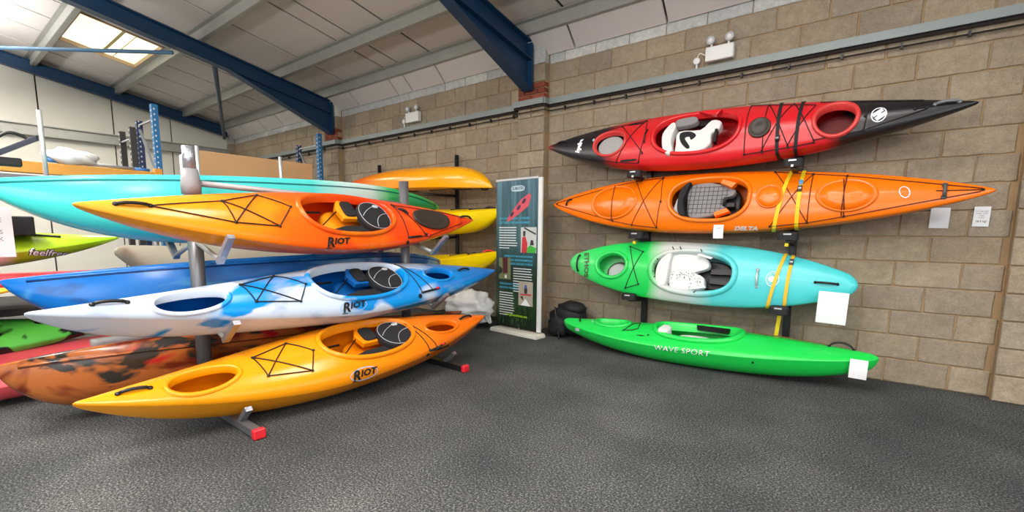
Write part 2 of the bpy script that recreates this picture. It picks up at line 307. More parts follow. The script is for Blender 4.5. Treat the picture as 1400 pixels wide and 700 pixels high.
KF = {
 'top_riot': ({'B': 0.3167, 'd': 0.2956, 'h': 0.1389, 'c': 0.4994, 'pl': 1.5795, 'pr': 1.8753, 'rl': 0.0846, 'rr': 0.0876, 'kl': 3.2064, 'kr': 3.179, 'nt': 1.5638, 'nb': 2.7446, 'hl': 1.5693, 'hr': 1.5341, 'q': 0.97, 'L': 3.5191, 'fl': 0.38}, [[-4.2144, -3.2273, 1.5001], [-0.0636, 0.998, 0.0005], [-0.6526, -0.042, 0.7565], [0.755, 0.0478, 0.654]]),
 'blue_riot': ({'B': 0.3067, 'd': 0.2583, 'h': 0.1664, 'c': 0.4914, 'pl': 1.0666, 'pr': 2.0259, 'rl': 0.1189, 'rr': 0.0372, 'kl': 6.5877, 'kr': 4.448, 'nt': 1.7873, 'nb': 3.3919, 'hl': 1.5436, 'hr': 1.5699, 'q': 0.9435, 'L': 3.9987, 'fl': 0.38}, [[-4.1486, -3.2258, 0.9076], [-0.0253, 0.9997, -0.0006], [-0.8074, -0.0201, 0.5897], [0.5895, 0.0154, 0.8076]]),
 'low_riot': ({'B': 0.3262, 'd': 0.294, 'h': 0.1794, 'c': 0.4674, 'pl': 1.4799, 'pr': 2.2371, 'rl': 0.1571, 'rr': 0.044, 'kl': 3.4762, 'kr': 5.1355, 'nt': 2.0438, 'nb': 2.8621, 'hl': 1.2538, 'hr': 1.5714, 'q': 0.9843, 'L': 3.2827, 'fl': 0.38}, [[-3.9562, -3.4459, 0.4229], [0.0617, 0.9977, 0.0264], [-0.8887, 0.0429, 0.4565], [0.4543, -0.0516, 0.8893]]),
 'red': ({'B': 0.3178, 'd': 0.2679, 'h': 0.1399, 'c': 0.4562, 'pl': 2.2766, 'pr': 1.8508, 'rl': 0.102, 'rr': 0.0978, 'kl': 3.138, 'kr': 2.9779, 'nt': 1.5905, 'nb': 2.7908, 'hl': 1.6054, 'hr': 1.6013, 'q': 0.9429, 'L': 3.9473}, [[-2.0388, -0.4388, 2.4012], [0.9998, -0.0043, -0.0176], [0.0178, 0.4099, 0.912], [0.0033, -0.9121, 0.4099]]),
 'orange': ({'B': 0.3289, 'd': 0.2129, 'h': 0.14, 'c': 0.4439, 'pl': 2.3639, 'pr': 1.988, 'rl': 0.0442, 'rr': 0.0783, 'kl': 3.0065, 'kr': 3.2864, 'nt': 1.5997, 'nb': 2.6426, 'hl': 1.6081, 'hr': 1.5878, 'q': 0.8646, 'L': 4.0157}, [[-1.9119, -0.4144, 1.7128], [1.0, -0.0014, -0.0026], [0.0029, 0.3532, 0.9355], [-0.0004, -0.9355, 0.3532]]),
 'teal': ({'B': 0.3348, 'd': 0.2043, 'h': 0.14, 'c': 0.4904, 'pl': 2.7449, 'pr': 2.4345, 'rl': 0.043, 'rr': 0.0592, 'kl': 3.004, 'kr': 3.0387, 'nt': 1.5994, 'nb': 2.6204, 'hl': 1.5997, 'hr': 1.6, 'q': 1.006, 'L': 2.9527, 'el': 0.22, 'er': 0.22, 'tr': 0.09}, [[-2.1677, -0.4058, 0.9558], [0.9995, 0.0121, -0.0301], [0.0258, 0.2648, 0.964], [0.0196, -0.9642, 0.2643]]),
 'green': ({'B': 0.3128, 'd': 0.2451, 'h': 0.1273, 'c': 0.5403, 'pl': 2.6731, 'pr': 2.2058, 'rl': 0.0788, 'rr': 0.0181, 'kl': 2.7104, 'kr': 3.8364, 'nt': 1.2582, 'nb': 2.8436, 'hl': 1.5097, 'hr': 1.6004, 'q': 0.9928, 'L': 3.0987, 'el': 0.18, 'er': 0.15, 'tr': 0.08, 'fl': 0.2}, [[-2.0427, -0.5817, 0.2808], [0.9998, 0.0173, 0.0105], [-0.0188, 0.9853, 0.1698], [-0.0075, -0.1699, 0.9854]]),
 'turq': ({'B': 0.4114, 'd': 0.3819, 'h': 0.0534, 'c': 0.5292, 'pl': 2.3478, 'pr': 2.6362, 'rl': 0.1088, 'rr': -0.0308, 'kl': 5.2452, 'kr': 1.1695, 'nt': 4.0068, 'nb': 2.423, 'hl': 1.4743, 'hr': 1.7514, 'q': 0.975, 'L': 3.9888, 'tr': 0.06, 'fl': 0.2}, [[-5.1073, -3.2967, 1.67], [0.0155, 0.9999, 0.0041], [-0.913, 0.0158, -0.4077], [-0.4077, 0.0026, 0.9131]]),
 'blue_sot': ({'B': 0.4395, 'd': 0.4539, 'h': 0.0558, 'c': 0.4995, 'pl': 2.3659, 'pr': 2.8301, 'rl': 0.1201, 'rr': -0.0008, 'kl': 5.1294, 'kr': 3.0, 'nt': 4.01, 'nb': 2.4818, 'hl': 1.5038, 'hr': 1.767, 'q': 0.9669, 'L': 3.9494, 'tr': 0.06, 'fl': 0.2}, [[-5.0647, -3.2549, 1.0015], [-0.0103, 0.9999, -0.0101], [-0.9147, -0.0135, -0.4039], [-0.4039, 0.0051, 0.9148]]),
 'camo': ({'B': 0.381, 'd': 0.3336, 'h': 0.1082, 'c': 0.2936, 'pl': 2.5827, 'pr': 2.4, 'rl': 0.0468, 'rr': 0.0771, 'kl': 7.1445, 'kr': 3.0, 'nt': 4.0173, 'nb': 2.4331, 'hl': 2.2755, 'hr': 1.6, 'q': 0.9849, 'L': 4.3114, 'tr': 0.06, 'fl': 0.2}, [[-5.0329, -3.1579, 0.3722], [0.0269, 0.999, -0.0353], [-0.9387, 0.0131, -0.3446], [-0.3438, 0.0424, 0.9381]]),
 'yup': ({'B': 0.3097, 'd': 0.2823, 'h': 0.0601, 'c': 0.6216, 'pl': 2.0052, 'pr': 3.0294, 'rl': 0.0092, 'rr': 0.0471, 'kl': 2.2235, 'kr': 6.1117, 'nt': 1.6024, 'nb': 2.6871, 'hl': 1.6, 'hr': 1.6464, 'q': 0.9979, 'L': 3.7775}, [[-6.6955, -0.5562, 2.0388], [0.9992, -0.0039, -0.0392], [-0.0085, -0.993, -0.1177], [-0.0385, 0.118, -0.9923]]),
 'y1': ({'B': 0.3232, 'd': 0.2922, 'h': 0.0966, 'c': 0.5567, 'pl': 2.0, 'pr': 2.0133, 'rl': 0.0446, 'rr': 0.054, 'kl': 3.0, 'kr': 5.5784, 'nt': 1.6, 'nb': 2.6483, 'hl': 1.6, 'hr': 1.4732, 'q': 1.0008, 'L': 3.1204}, [[-6.255, -0.4982, 1.654], [0.9999, 0.003, 0.0166], [-0.004, 0.9982, 0.0599], [-0.0164, -0.06, 0.9981]]),
 'y2': ({'B': 0.323, 'd': 0.2773, 'h': 0.0713, 'c': 0.5284, 'pl': 1.9998, 'pr': 2.0301, 'rl': 0.0835, 'rr': 0.0785, 'kl': 3.0, 'kr': 5.1897, 'nt': 1.5877, 'nb': 2.6314, 'hl': 1.5885, 'hr': 1.5983, 'q': 0.9971, 'L': 3.1623}, [[-6.2851, -0.4971, 0.9948], [0.9976, 0.0008, 0.0695], [-0.0076, 0.9952, 0.0972], [-0.0691, -0.0975, 0.9928]]),
}
# ------------------------------------------------------------------ the building
def struct(mb, name, m, parent=None, smooth=False, label=None):
    return mb.obj(name, m, parent, smooth, kind='structure' if parent is None else None, label=label)
X0, X1 = -14.42, 4.5
floor = struct(MB().box(X0, 6.5, -16, .02, -.06, 0), 'floor', M_carpet, label='dark grey speckled carpet floor')
wall = struct(MB().box(X0-.2, X1, .011, .25, 0, 4.07), 'wall_back', M_mortar, label='bare concrete block wall with sandy mortar joints')

def vis(x, z, y=0):
    d = np.array([x, y, z])-CAM; dz = d@_f
    if dz < .3: return None
    return 700+FPX*(d@_r2)/dz, 401.6-FPX*(d@_u2)/dz, dz
rng = random.Random(4)
def block_mesh(w, h, seed, m, b=.006, dep=.02, name='block'):
    r = random.Random(seed); mb = MB()
    n = 5; mm = 2; V = []; F = []
    # front face grid with wavering arrises, then sides back
    for j in range(mm+1):
        for i in range(n+1):
            ex = i in (0, n); ez = j in (0, mm)
            x = -w/2+b+(w-2*b)*i/n+(r.uniform(-.0035, .0035) if ex else 0); z = -h/2+b+(h-2*b)*j/mm+(r.uniform(-.003, .003) if ez else 0)
            V.append((x, -dep+r.uniform(-.002, .002), z))
    for j in range(mm):
        for i in range(n): q = j*(n+1)+i; F.append((q, q+1, q+n+2, q+n+1))
    ring = [i for i in range(n+1)]+[(j*(n+1)+n) for j in range(1, mm+1)]+[mm*(n+1)+i for i in range(n-1, -1, -1)]+[j*(n+1) for j in range(mm-1, 0, -1)]
    base = len(V)
    for i in ring:
        x, y, z = V[i]; k = b/max(abs(x)/(w/2), abs(z)/(h/2), .01)
        sx = math.copysign(b, x) if abs(x) > w/2-b*2.2 else 0; sz = math.copysign(b, z) if abs(z) > h/2-b*2.2 else 0
        V.append((x+sx, -dep+b*.9, z+sz))
    b2 = len(V)
    for k in range(len(ring)): x, y, z = V[base+k]; V.append((x, .002, z))
    L_ = len(ring)
    for a, c in ((None, base), (base, b2)):
        for k in range(L_):
            k2 = (k+1) % L_; p = ring[k] if a is None else a+k; q = ring[k2] if a is None else a+k2
            F.append((q, p, c+k, c+k2))
    return mesh(name, V, F, m)
JT = .011
full = [block_mesh(.45-JT, .225-JT, s, M_block) for s in range(4)]
half = [block_mesh(.225-JT, .225-JT, s+9, M_block) for s in range(3)]
PIERS = [(-14.42, -14.2), (-9.68, -9.23), (-4.735, -4.285), (.262, .712)]
def in_pier(x): return any(a < x < b for a, b in PIERS)
cells = []
for c in range(17):
    off = 0 if c % 2 == 0 else -.225
    zb = c*.225; hh = .225
    k0 = int(math.floor((X0-off)/.45))-1
    for k in range(k0, 11):
        a, b = off+.45*k, off+.45*(k+1)
        a = max(a, X0); b = min(b, X1)
        segs = [(a, b)]
        for pa, pb in PIERS:
            ns = []
            for s0, s1 in segs:
                if s1 <= pa or s0 >= pb: ns.append((s0, s1)); continue
                if s0 < pa: ns.append((s0, pa))
                if s1 > pb: ns.append((pb, s1))
            segs = ns
        for s0, s1 in segs:
            if s1-s0 > .05: cells.append((s0, s1, zb, zb+hh, c))
def score(cell):
    s0, s1, z0, z1, c = cell; v = vis((s0+s1)/2, (z0+z1)/2)
    if v is None: return 0
    x, y, d = v
    if x < -20 or x > 1430 or y < -22 or y > 720: return 0
    return (s1-s0)*1e2/d**3*5
plain = sorted([c for c in cells if c[4] < 16], key=score, reverse=True)
top = [c for c in cells if c[4] == 16]
near = [c for c in plain[:290] if score(c) > 0]; near_set = set(near)
cache = {}
def cell_mesh(w, h, m, nm):
    key = (round(w, 2), round(h, 2), m.name)
    if abs(w-.45) < .01 and m is M_block: return rng.choice(full)
    if abs(w-.225) < .01 and m is M_block: return rng.choice(half)
    if key not in cache: cache[key] = block_mesh(w-JT, h-JT, hash(key[:2]) % 97, m, name=nm)
    return cache[key]
for s0, s1, z0, z1, c in near:
    o = link('block', cell_mesh(s1-s0, z1-z0, M_block, 'block'), wall); o.location = ((s0+s1)/2, .018, (z0+z1)/2)
for s0, s1, z0, z1, c in top:
    if s1 > 1.2: continue
    o = link('painted_block', cell_mesh(s1-s0, .225, M_bpaint, 'painted_block'), wall); o.location = ((s0+s1)/2, .018, z0+.1125)
far = MB()
for cell in plain:
    if cell in near_set: continue
    s0, s1, z0, z1, c = cell; me = cell_mesh(s1-s0, z1-z0, M_block, 'block')
    far.add([(v.co.x+(s0+s1)/2, v.co.y+.018, v.co.z+(z0+z1)/2) for v in me.vertices], [tuple(p.vertices) for p in me.polygons])
o = far.obj('block_courses', M_blockfar, wall); o['kind'] = 'stuff'

PD = .105
for i, (a, b) in enumerate(PIERS):
    pr = struct(MB().box(a+.006, b-.006, -PD+.008, .012, 0, 3.83), 'wall_pier' if i == 0 else 'wall_pier.%03d' % i, M_mortar, label='block pier standing out of the block wall')
    cx = (a+b)/2; w = b-a
    for c in range(14):
        parts_ = [(a, b)] if (c+i) % 2 == 0 else [(a, cx), (cx, b)]
        if i == 0: parts_ = [(a, b)]
        for s0, s1 in parts_:
            key = ('p', round(s1-s0, 2))
            if key not in cache:
                mb = MB().bbox(-(s1-s0)/2+.005, (s1-s0)/2-.005, -PD-.012, -.012, -.107, .107, .006); cache[key] = mesh('block', mb.V, mb.F, M_block)
            o = link('block', cache[key], pr); o.location = ((s0+s1)/2, 0, c*.225+.1125)
    if i in (1, 2):
        for k in range(3):
            xs = [a, a+.11, a+.335, b] if k % 2 else [a, a+.225, b]
            for s0, s1 in zip(xs[:-1], xs[1:]):
                key = ('b', round(s1-s0, 2))
                if key not in cache:
                    mb = MB().bbox(-(s1-s0)/2+.005, (s1-s0)/2-.005, -PD-.012, -.01, -.032, .032, .004); cache[key] = mesh('brick', mb.V, mb.F, M_brick)
                o = link('brick', cache[key], pr); o.location = ((s0+s1)/2, 0, 3.15+.075*k+.0375)
    else:
        key = ('p', round(b-a, 2))
        if key not in cache:
            mb = MB().bbox(-(b-a)/2+.005, (b-a)/2-.005, -PD-.012, -.012, -.107, .107, .006); cache[key] = mesh('block', mb.V, mb.F, M_block)
        o = link('block', cache[key], pr); o.location = (cx, 0, 3.15+.1125)
    mb = MB().bbox(-w/2+.005, w/2-.005, -PD-.012, -.012, -.107, .107, .006)
    o = link('block', mesh('block', mb.V, mb.F, M_block), pr); o.location = (cx, 0, 3.375+.1125)
    o = link('painted_block', mesh('painted_block', mb.V, mb.F, M_bpaint), pr); o.location = (cx, 0, 3.6+.1125)

# gable wall of cream cladding sheets
wl = struct(MB().box(X0-.2, X0-.06, -16, .2, 0, 6.2), 'wall_left', M_gap, label='cream sheet cladding on the gable end wall')
ys = [.0, -1.35, -2.45, -3.65, -4.85, -6.05, -7.25, -8.45]
for y1, y0 in zip(ys[:-1], ys[1:]):
    for (za, zb) in ((0, 3.3), (3.42, 0)):
        t0, t1 = -y1, -y0
        if za == 0: V = [(y0, 0), (y1, 0), (y1, 3.33), (y0, 3.33)]
        else: V = [(y0, 3.34), (y1, 3.34), (y1, 4.0+.19*t0), (y0, 4.0+.19*t1)]
        g = .014
        ya, yb = y0+g, y1-g
        P = [(X0-.06, ya, V[0][1]), (X0-.06, yb, V[1][1]), (X0-.06, yb, V[2][1]), (X0-.06, ya, V[3][1])]
        Q = [(X0, p[1], p[2]) for p in P]
        MB().add(P+Q, [(0, 1, 2, 3), (4, 7, 6, 5), (0, 4, 5, 1), (1, 5, 6, 2), (2, 6, 7, 3), (3, 7, 4, 0)]).obj('cladding_panel', M_clad, wl)
# cladding rails (Z sections) along the gable
rail = MB(); rail.box(X0, X0+.17, -9, -.1, 3.24, 3.26).box(X0+.15, X0+.17, -9, -.1, 3.26, 3.44).box(X0+.15, X0+.22, -9, -.1, 3.43, 3.45)
struct(rail, 'trim_1', M_galv, label='grey steel cladding rail across the gable wall')

# roof: liner sheets over purlins over blue portal rafters
SL = .19
def rz(t): return 4.03+SL*t
RT = 9.0
ceil = MB()
ceil.add([(X0-.2, .1, rz(-.1)+.1), (X1+2, .1, rz(-.1)+.1), (X1+2, -RT, rz(RT)+.1), (X0-.2, -RT, rz(RT)+.1)], [(0, 1, 2, 3)])
ceil.add([(X0-.2, -RT, rz(RT)+.1), (X1+2, -RT, rz(RT)+.1), (X1+2, -2*RT, rz(0)+.1), (X0-.2, -2*RT, rz(0)+.1)], [(0, 1, 2, 3)])
# skylight hole: split the backing around it
ceil = MB()
SKX = (-12.33, -10.66); SKT = (2.5, 3.58)
def quad(mb, xa, xb, ta, tb, dz): mb.add([(xa, -ta, rz(ta)+dz), (xb, -ta, rz(ta)+dz), (xb, -tb, rz(tb)+dz), (xa, -tb, rz(tb)+dz)], [(0, 3, 2, 1)])
quad(ceil, X0-.2, SKX[0], -.1, RT, .014); quad(ceil, SKX[1], X1+2, -.1, RT, .014); quad(ceil, SKX[0], SKX[1], -.1, SKT[0], .014); quad(ceil, SKX[0], SKX[1], SKT[1], RT, .014)
ceil.add([(X0-.2, -RT, rz(RT)+.05), (X1+2, -RT, rz(RT)+.05), (X1+2, -16, rz(2)+.05), (X0-.2, -16, rz(2)+.05)], [(0, 1, 2, 3)])
ceiling = struct(ceil, 'ceiling', M_gap, label='pitched roof lined with pale sheets')
seams = [6.5, 5.3, 4.1, 3.0, 1.9, .8, -.35, -1.5, -2.68, -3.88, -5.08, -6.28, -7.05, -7.43, -8.6, -9.72, -10.66, -11.5, -12.33, -13.35, X0-.1]
def sheet(xa, xb, ta, tb, name='roof_panel', m=None, dz=0, th=.012):
    g = .02
    P = [(xa+g, -ta, rz(ta)+dz), (xb-g, -ta, rz(ta)+dz), (xb-g, -tb, rz(tb)+dz), (xa+g, -tb, rz(tb)+dz)]
    Q = [(x, y, z+th) for x, y, z in P]
    return MB().add(P+Q, [(0, 3, 2, 1), (4, 5, 6, 7), (0, 1, 5, 4), (1, 2, 6, 5), (2, 3, 7, 6), (3, 0, 4, 7)]).obj(name, m or M_roof, ceiling)
for b, a in zip(seams[:-1], seams[1:]):
    if a > -12.4 and b < -10.6:
        sheet(a, b, .3, SKT[0]-.02); sheet(a, b, SKT[1]+.02, RT)
    else: sheet(a, b, .3, RT)
    # eaves closure board between wall head and first purlin
    g = .014; P = [(a+g, -.025, 3.72), (b-g, -.025, 3.72), (b-g, -.27, 3.96), (a+g, -.27, 3.96)]; Q = [(x, y+.012, z+.03) for x, y, z in P]
    MB().add(P+Q, [(0, 3, 2, 1), (4, 5, 6, 7), (0, 1, 5, 4), (1, 2, 6, 5), (2, 3, 7, 6), (3, 0, 4, 7)]).obj('eaves_board', M_roof, ceiling)
for tt in (6.0, 12.0): pass
# skylight
def sky_mat():
    m = bpy.data.materials.new('lit rooflight sheet'); m.use_nodes = True; nt = m.node_tree; N = nt.nodes; Lk = nt.links
    p = N['Principled BSDF']; p.inputs['Roughness'].default_value = .4
    g = N.new('ShaderNodeTexCoord'); n = N.new('ShaderNodeTexNoise'); n.inputs['Scale'].default_value = 1.5; n.inputs['Detail'].default_value = 6; Lk.new(g.outputs['Object'], n.inputs['Vector'])
    r = ramp_nodes(nt, [(.3, rgb(252, 244, 196)), (.7, rgb(255, 252, 228))], n.outputs['Fac'])
    Lk.new(r.outputs[0], p.inputs['Base Color']); Lk.new(r.outputs[0], p.inputs['Emission Color']); p.inputs['Emission Strength'].default_value = 1.05
    return m
M_sky = sky_mat()
sk = MB(); xa, xb = SKX; ta, tb = SKT
sk.add([(xa, -ta, rz(ta)+.04), (xb, -ta, rz(ta)+.04), (xb, -tb, rz(tb)+.04), (xa, -tb, rz(tb)+.04)], [(0, 3, 2, 1)])
w1 = struct(sk, 'window_1', M_sky, label='glowing cream rooflight in the roof slope')
fr = MB()
for t in (2.84, 3.0): fr.bar((xa, -t, rz(t)+.03), (xb, -t, rz(t)+.03), .012 if t < 2.9 else .05, .01)
fr.obj('glazing_bar', mat('amber batten', (196, 182, 128), .6), w1)
fr = MB()
for a, b in (((xa, ta), (xb, ta)), ((xb, ta), (xb, tb)), ((xb, tb), (xa, tb)), ((xa, tb), (xa, ta))): fr.bar((a[0], -a[1], rz(a[1])+.01), (b[0], -b[1], rz(b[1])+.01), .03, .07)
fr.obj('window_frame', mat('rooflight kerb', (176, 150, 120), .6), w1)
# purlins
for i, t in enumerate((.30, 1.15, 2.42, 3.72, 5.0, 6.3, 7.6)):
    z = rz(t); m = MB(); d = .155
    m.box(X0, X1+2, -t-.005, -t+.005, z-d, z-.002).box(X0, X1+2, -t, -t+.075, z-d-.004, z-d+.004).box(X0, X1+2, -t-.075, -t, z-.012, z-.004).box(X0, X1+2, -t+.07, -t+.078, z-d, z-d+.03)
    struct(m, 'trim_%d' % (i+2), M_galv, label='galvanised purlin running along the roof')
# rafters
def rafter(x, hanch=True, hw=.08, dz=0):
    m = MB(); top = lambda t: 3.85+SL*t+dz; bot = lambda t: 3.62+SL*t+dz
    T = 8.9; ts = .17
    def fl(f, ta, tb, w=hw, th=.014): m.bar((x, -ta, f(ta)), (x, -tb, f(tb)), 2*w, th, up=(0, SL, 1))
    fl(top, ts, T); fl(bot, ts, T)
    m.add([(x-.006, -ts, bot(ts)), (x+.006, -ts, bot(ts)), (x+.006, -ts, top(ts)), (x-.006, -ts, top(ts)), (x-.006, -T, bot(T)), (x+.006, -T, bot(T)), (x+.006, -T, top(T)), (x-.006, -T, top(T))],
          [(0, 1, 2, 3), (5, 4, 7, 6), (1, 5, 6, 2), (4, 0, 3, 7), (0, 4, 5, 1), (3, 2, 6, 7)])
    if hanch:
        h0, h1 = 3.27, bot(2.0)
        m.bar((x, -ts, h0), (x, -2.0, h1), 2*hw, .014, up=(0, .38, 1))
        m.add([(x-.006, -ts, h0), (x+.006, -ts, h0), (x+.006, -ts, bot(ts)), (x-.006, -ts, bot(ts)), (x-.006, -2.0, h1), (x+.006, -2.0, h1)],
              [(0, 1, 2, 3), (1, 5, 2), (4, 0, 3), (0, 4, 5, 1)])
        m.box(x-hw, x+hw, -ts-.01, -ts+.02, 3.27, top(ts))
    return m
rf = struct(rafter(-4.53), 'roof_rafter', M_blue, label='blue steel rafter with haunch resting on the nearer pier')
rf2 = struct(rafter(-9.37), 'roof_rafter.001', M_blue, label='blue steel rafter with haunch resting on the farther pier')
rf3 = struct(rafter(-14.2, False, .06, .11), 'roof_rafter.002', M_blue, label='blue steel rafter against the gable wall')
for x, r_ in ((-4.53, rf), (-9.37, rf2)):
    for t in (.30, 1.15, 2.42, 3.72): MB().box(x-.09, x+.09, -t+.012, -t+.022, 3.85+SL*t, rz(t)-.02).obj('purlin_cleat', M_blue if t < 2 else M_galv, r_)
struct(MB().tube([(-9.37, -2.74, 4.1), (-9.37, -4.63, 3.62)] if False else [(-9.45, -2.75, 4.08), (-11.9, -4.9, 4.08)], .028, 8), 'trim_9', mat('tie bar blue', (96, 140, 178), .4), smooth=True, label='pale blue tie bar below the rooflight')
struct(MB().tube([(-9.5, -2.15, 4.05), (-14.2, -.25, 3.72)], .04, 8), 'trim_10', mat('dark brace', (72, 84, 96), .5), smooth=True, label='dark wind brace under the roof')

# cable rail and cables along the wall, stepping round the piers
def wall_path(y, z, x_a=X0+.15, x_b=2.5, e=.0):
    P = [(x_a, y, z)]
    for a, b in PIERS[1:]:
        P += [(a-.02-e, y, z), (a-.02-e, y-PD-.01, z), (b+.02+e, y-PD-.01, z), (b+.02+e, y, z)]
    P.append((x_b, y, z)); return P
tr = MB(); P = wall_path(-.045, 3.11)
for a, b in zip(P[:-1], P[1:]):
    tr.bar(a, b, .05, .075)
tr.obj('cable_rail', M_tray, label='grey steel rail running the length of the block wall', cat='rail')
for k, (dz, r_, lab) in enumerate(((3.057, .014, 'thick black cable directly under the grey wall rail'), (2.995, .008, 'lower thin black cable clipped to the block wall'))):
    MB().tube(wall_path(-.04-.0*k, dz, e=.01), r_, 6).obj('cable', M_cable, label=lab, cat='cable', group='cables under the wall rail')
cl = MB()
x = -13.9
while x < 1.5:
    if not in_pier(x): cl.box(x-.009, x+.009, -.058, -.022, 2.978, 3.025)
    x += .43
o = cl.obj('cable_clips', M_black, label='small black clips along the wall cables', cat='clips', kind='stuff')

# emergency lights
def emergency(x, z, w, h, lab, lab2):
    t = empty('emergency_light', (x, -.02, z), lab, 'light', 'twin spot emergency lights')
    MB().bbox(-w/2, w/2, -.075, 0, -h/2, h/2, .008).obj('housing', M_white, t)
    for sx in (-1, 1):
        l = MB().tube([(sx*w*.3, -.05, h/2), (sx*w*.3, -.05, h/2+.03)], .012, 8); l.obj('bracket', M_white, t, True)
        c = (sx*w*.33, -.06, h/2+.065)
        l = MB().tube([(c[0], c[1]+.03, c[2]), (c[0], c[1]+.02, c[2]), (c[0], c[1]-.015, c[2]), (c[0], c[1]-.02, c[2])], [.02, .04, .045, .036], 16)
        sp = l.obj('spot_lamp', mat('clear grey lens', (186, 188, 190), .2), t, True)
        MB().tube([(c[0], c[1]-.021, c[2]), (c[0], c[1]-.026, c[2])], [.022, .012], 12).obj('bulb', M_white, sp)
    b = empty('junction_box', (x-w/2-.1, -.02, z-.05), lab2, 'junction box', 'round junction boxes')
    MB().tube([(0, 0, .02), (0, -.03, .02), (0, -.034, .02)], [.036, .036, .028], 16).obj('box', M_white, b)
    MB().tube([(0, -.012, -.01), (0, -.012, -.13)], .011, 8).obj('conduit', M_white, b)
    MB().tube(spline([(0, -.02, .04), (.03, -.03, .09), (.09, -.03, .06), (.10, -.03, .055)], 5), .005, 6).obj('wire', M_white, b)
emergency(-2.085, 3.262, .285, .145, 'white twin-spot emergency light above the red boat', 'white round junction box left of the nearer emergency light')
emergency(-7.02, 3.285, .33, .16, 'white twin-spot emergency light between the two piers', 'white round junction box left of the farther emergency light')
# ------------------------------------------------------------------ boats
def shape(K, u):
    c = K['c']; u = np.asarray(u, float); lf = u < c
    xi = np.clip(np.where(lf, (c-u)/c, (u-c)/(1-c)), 0, 1)
    p = np.where(lf, K['pl'], K['pr']); end = np.where(lf, K.get('el', .02), K.get('er', .02))
    b = K['B']*(end+(1-end)*np.clip(1-xi**p, 0, 1)**K.get('q', 1))
    tip = np.minimum(u, 1-u)*K['L']; tf = np.sqrt(np.clip(1-(1-np.clip(tip/K.get('tr', .03), 0, 1))**2, 0, 1))
    b = b*tf; zs = np.where(lf, K['rl'], K['rr'])*xi**2-(K['rl']*(1-u)+K['rr']*u)
    dd = K['d']*(K.get('de', .06)+(1-K.get('de', .06))*(1-xi**np.where(lf, K['kl'], K['kr'])))*tf
    hh = K['h']*(K.get('de', .06)*.6+.04+(.96-K.get('de', .06)*.6)*(1-xi**np.where(lf, K.get('hl', 1.5), K.get('hr', 1.5))))*tf
    return b, zs, dd, hh
def pt(K, u, t):
    b, zs, dd, hh = shape(K, u); t = np.asarray(t, float); a = np.abs(t)*np.pi; top = np.abs(t) <= .5
    sa = np.clip(np.sin(a), 0, 1); ca = np.abs(np.cos(a)); e = np.where(top, 2/K['nt'], 2/K['nb'])
    y = b*sa**e*np.sign(t)*np.where(top, 1, 1-K.get('fl', 0)*ca**e); z = zs+np.where(top, hh*ca**e, -dd*ca**e)
    return np.stack([(np.asarray(u)-.5)*K['L']+0*t+0*y, y, z], -1)
TT = np.linspace(-1, 1, 161)
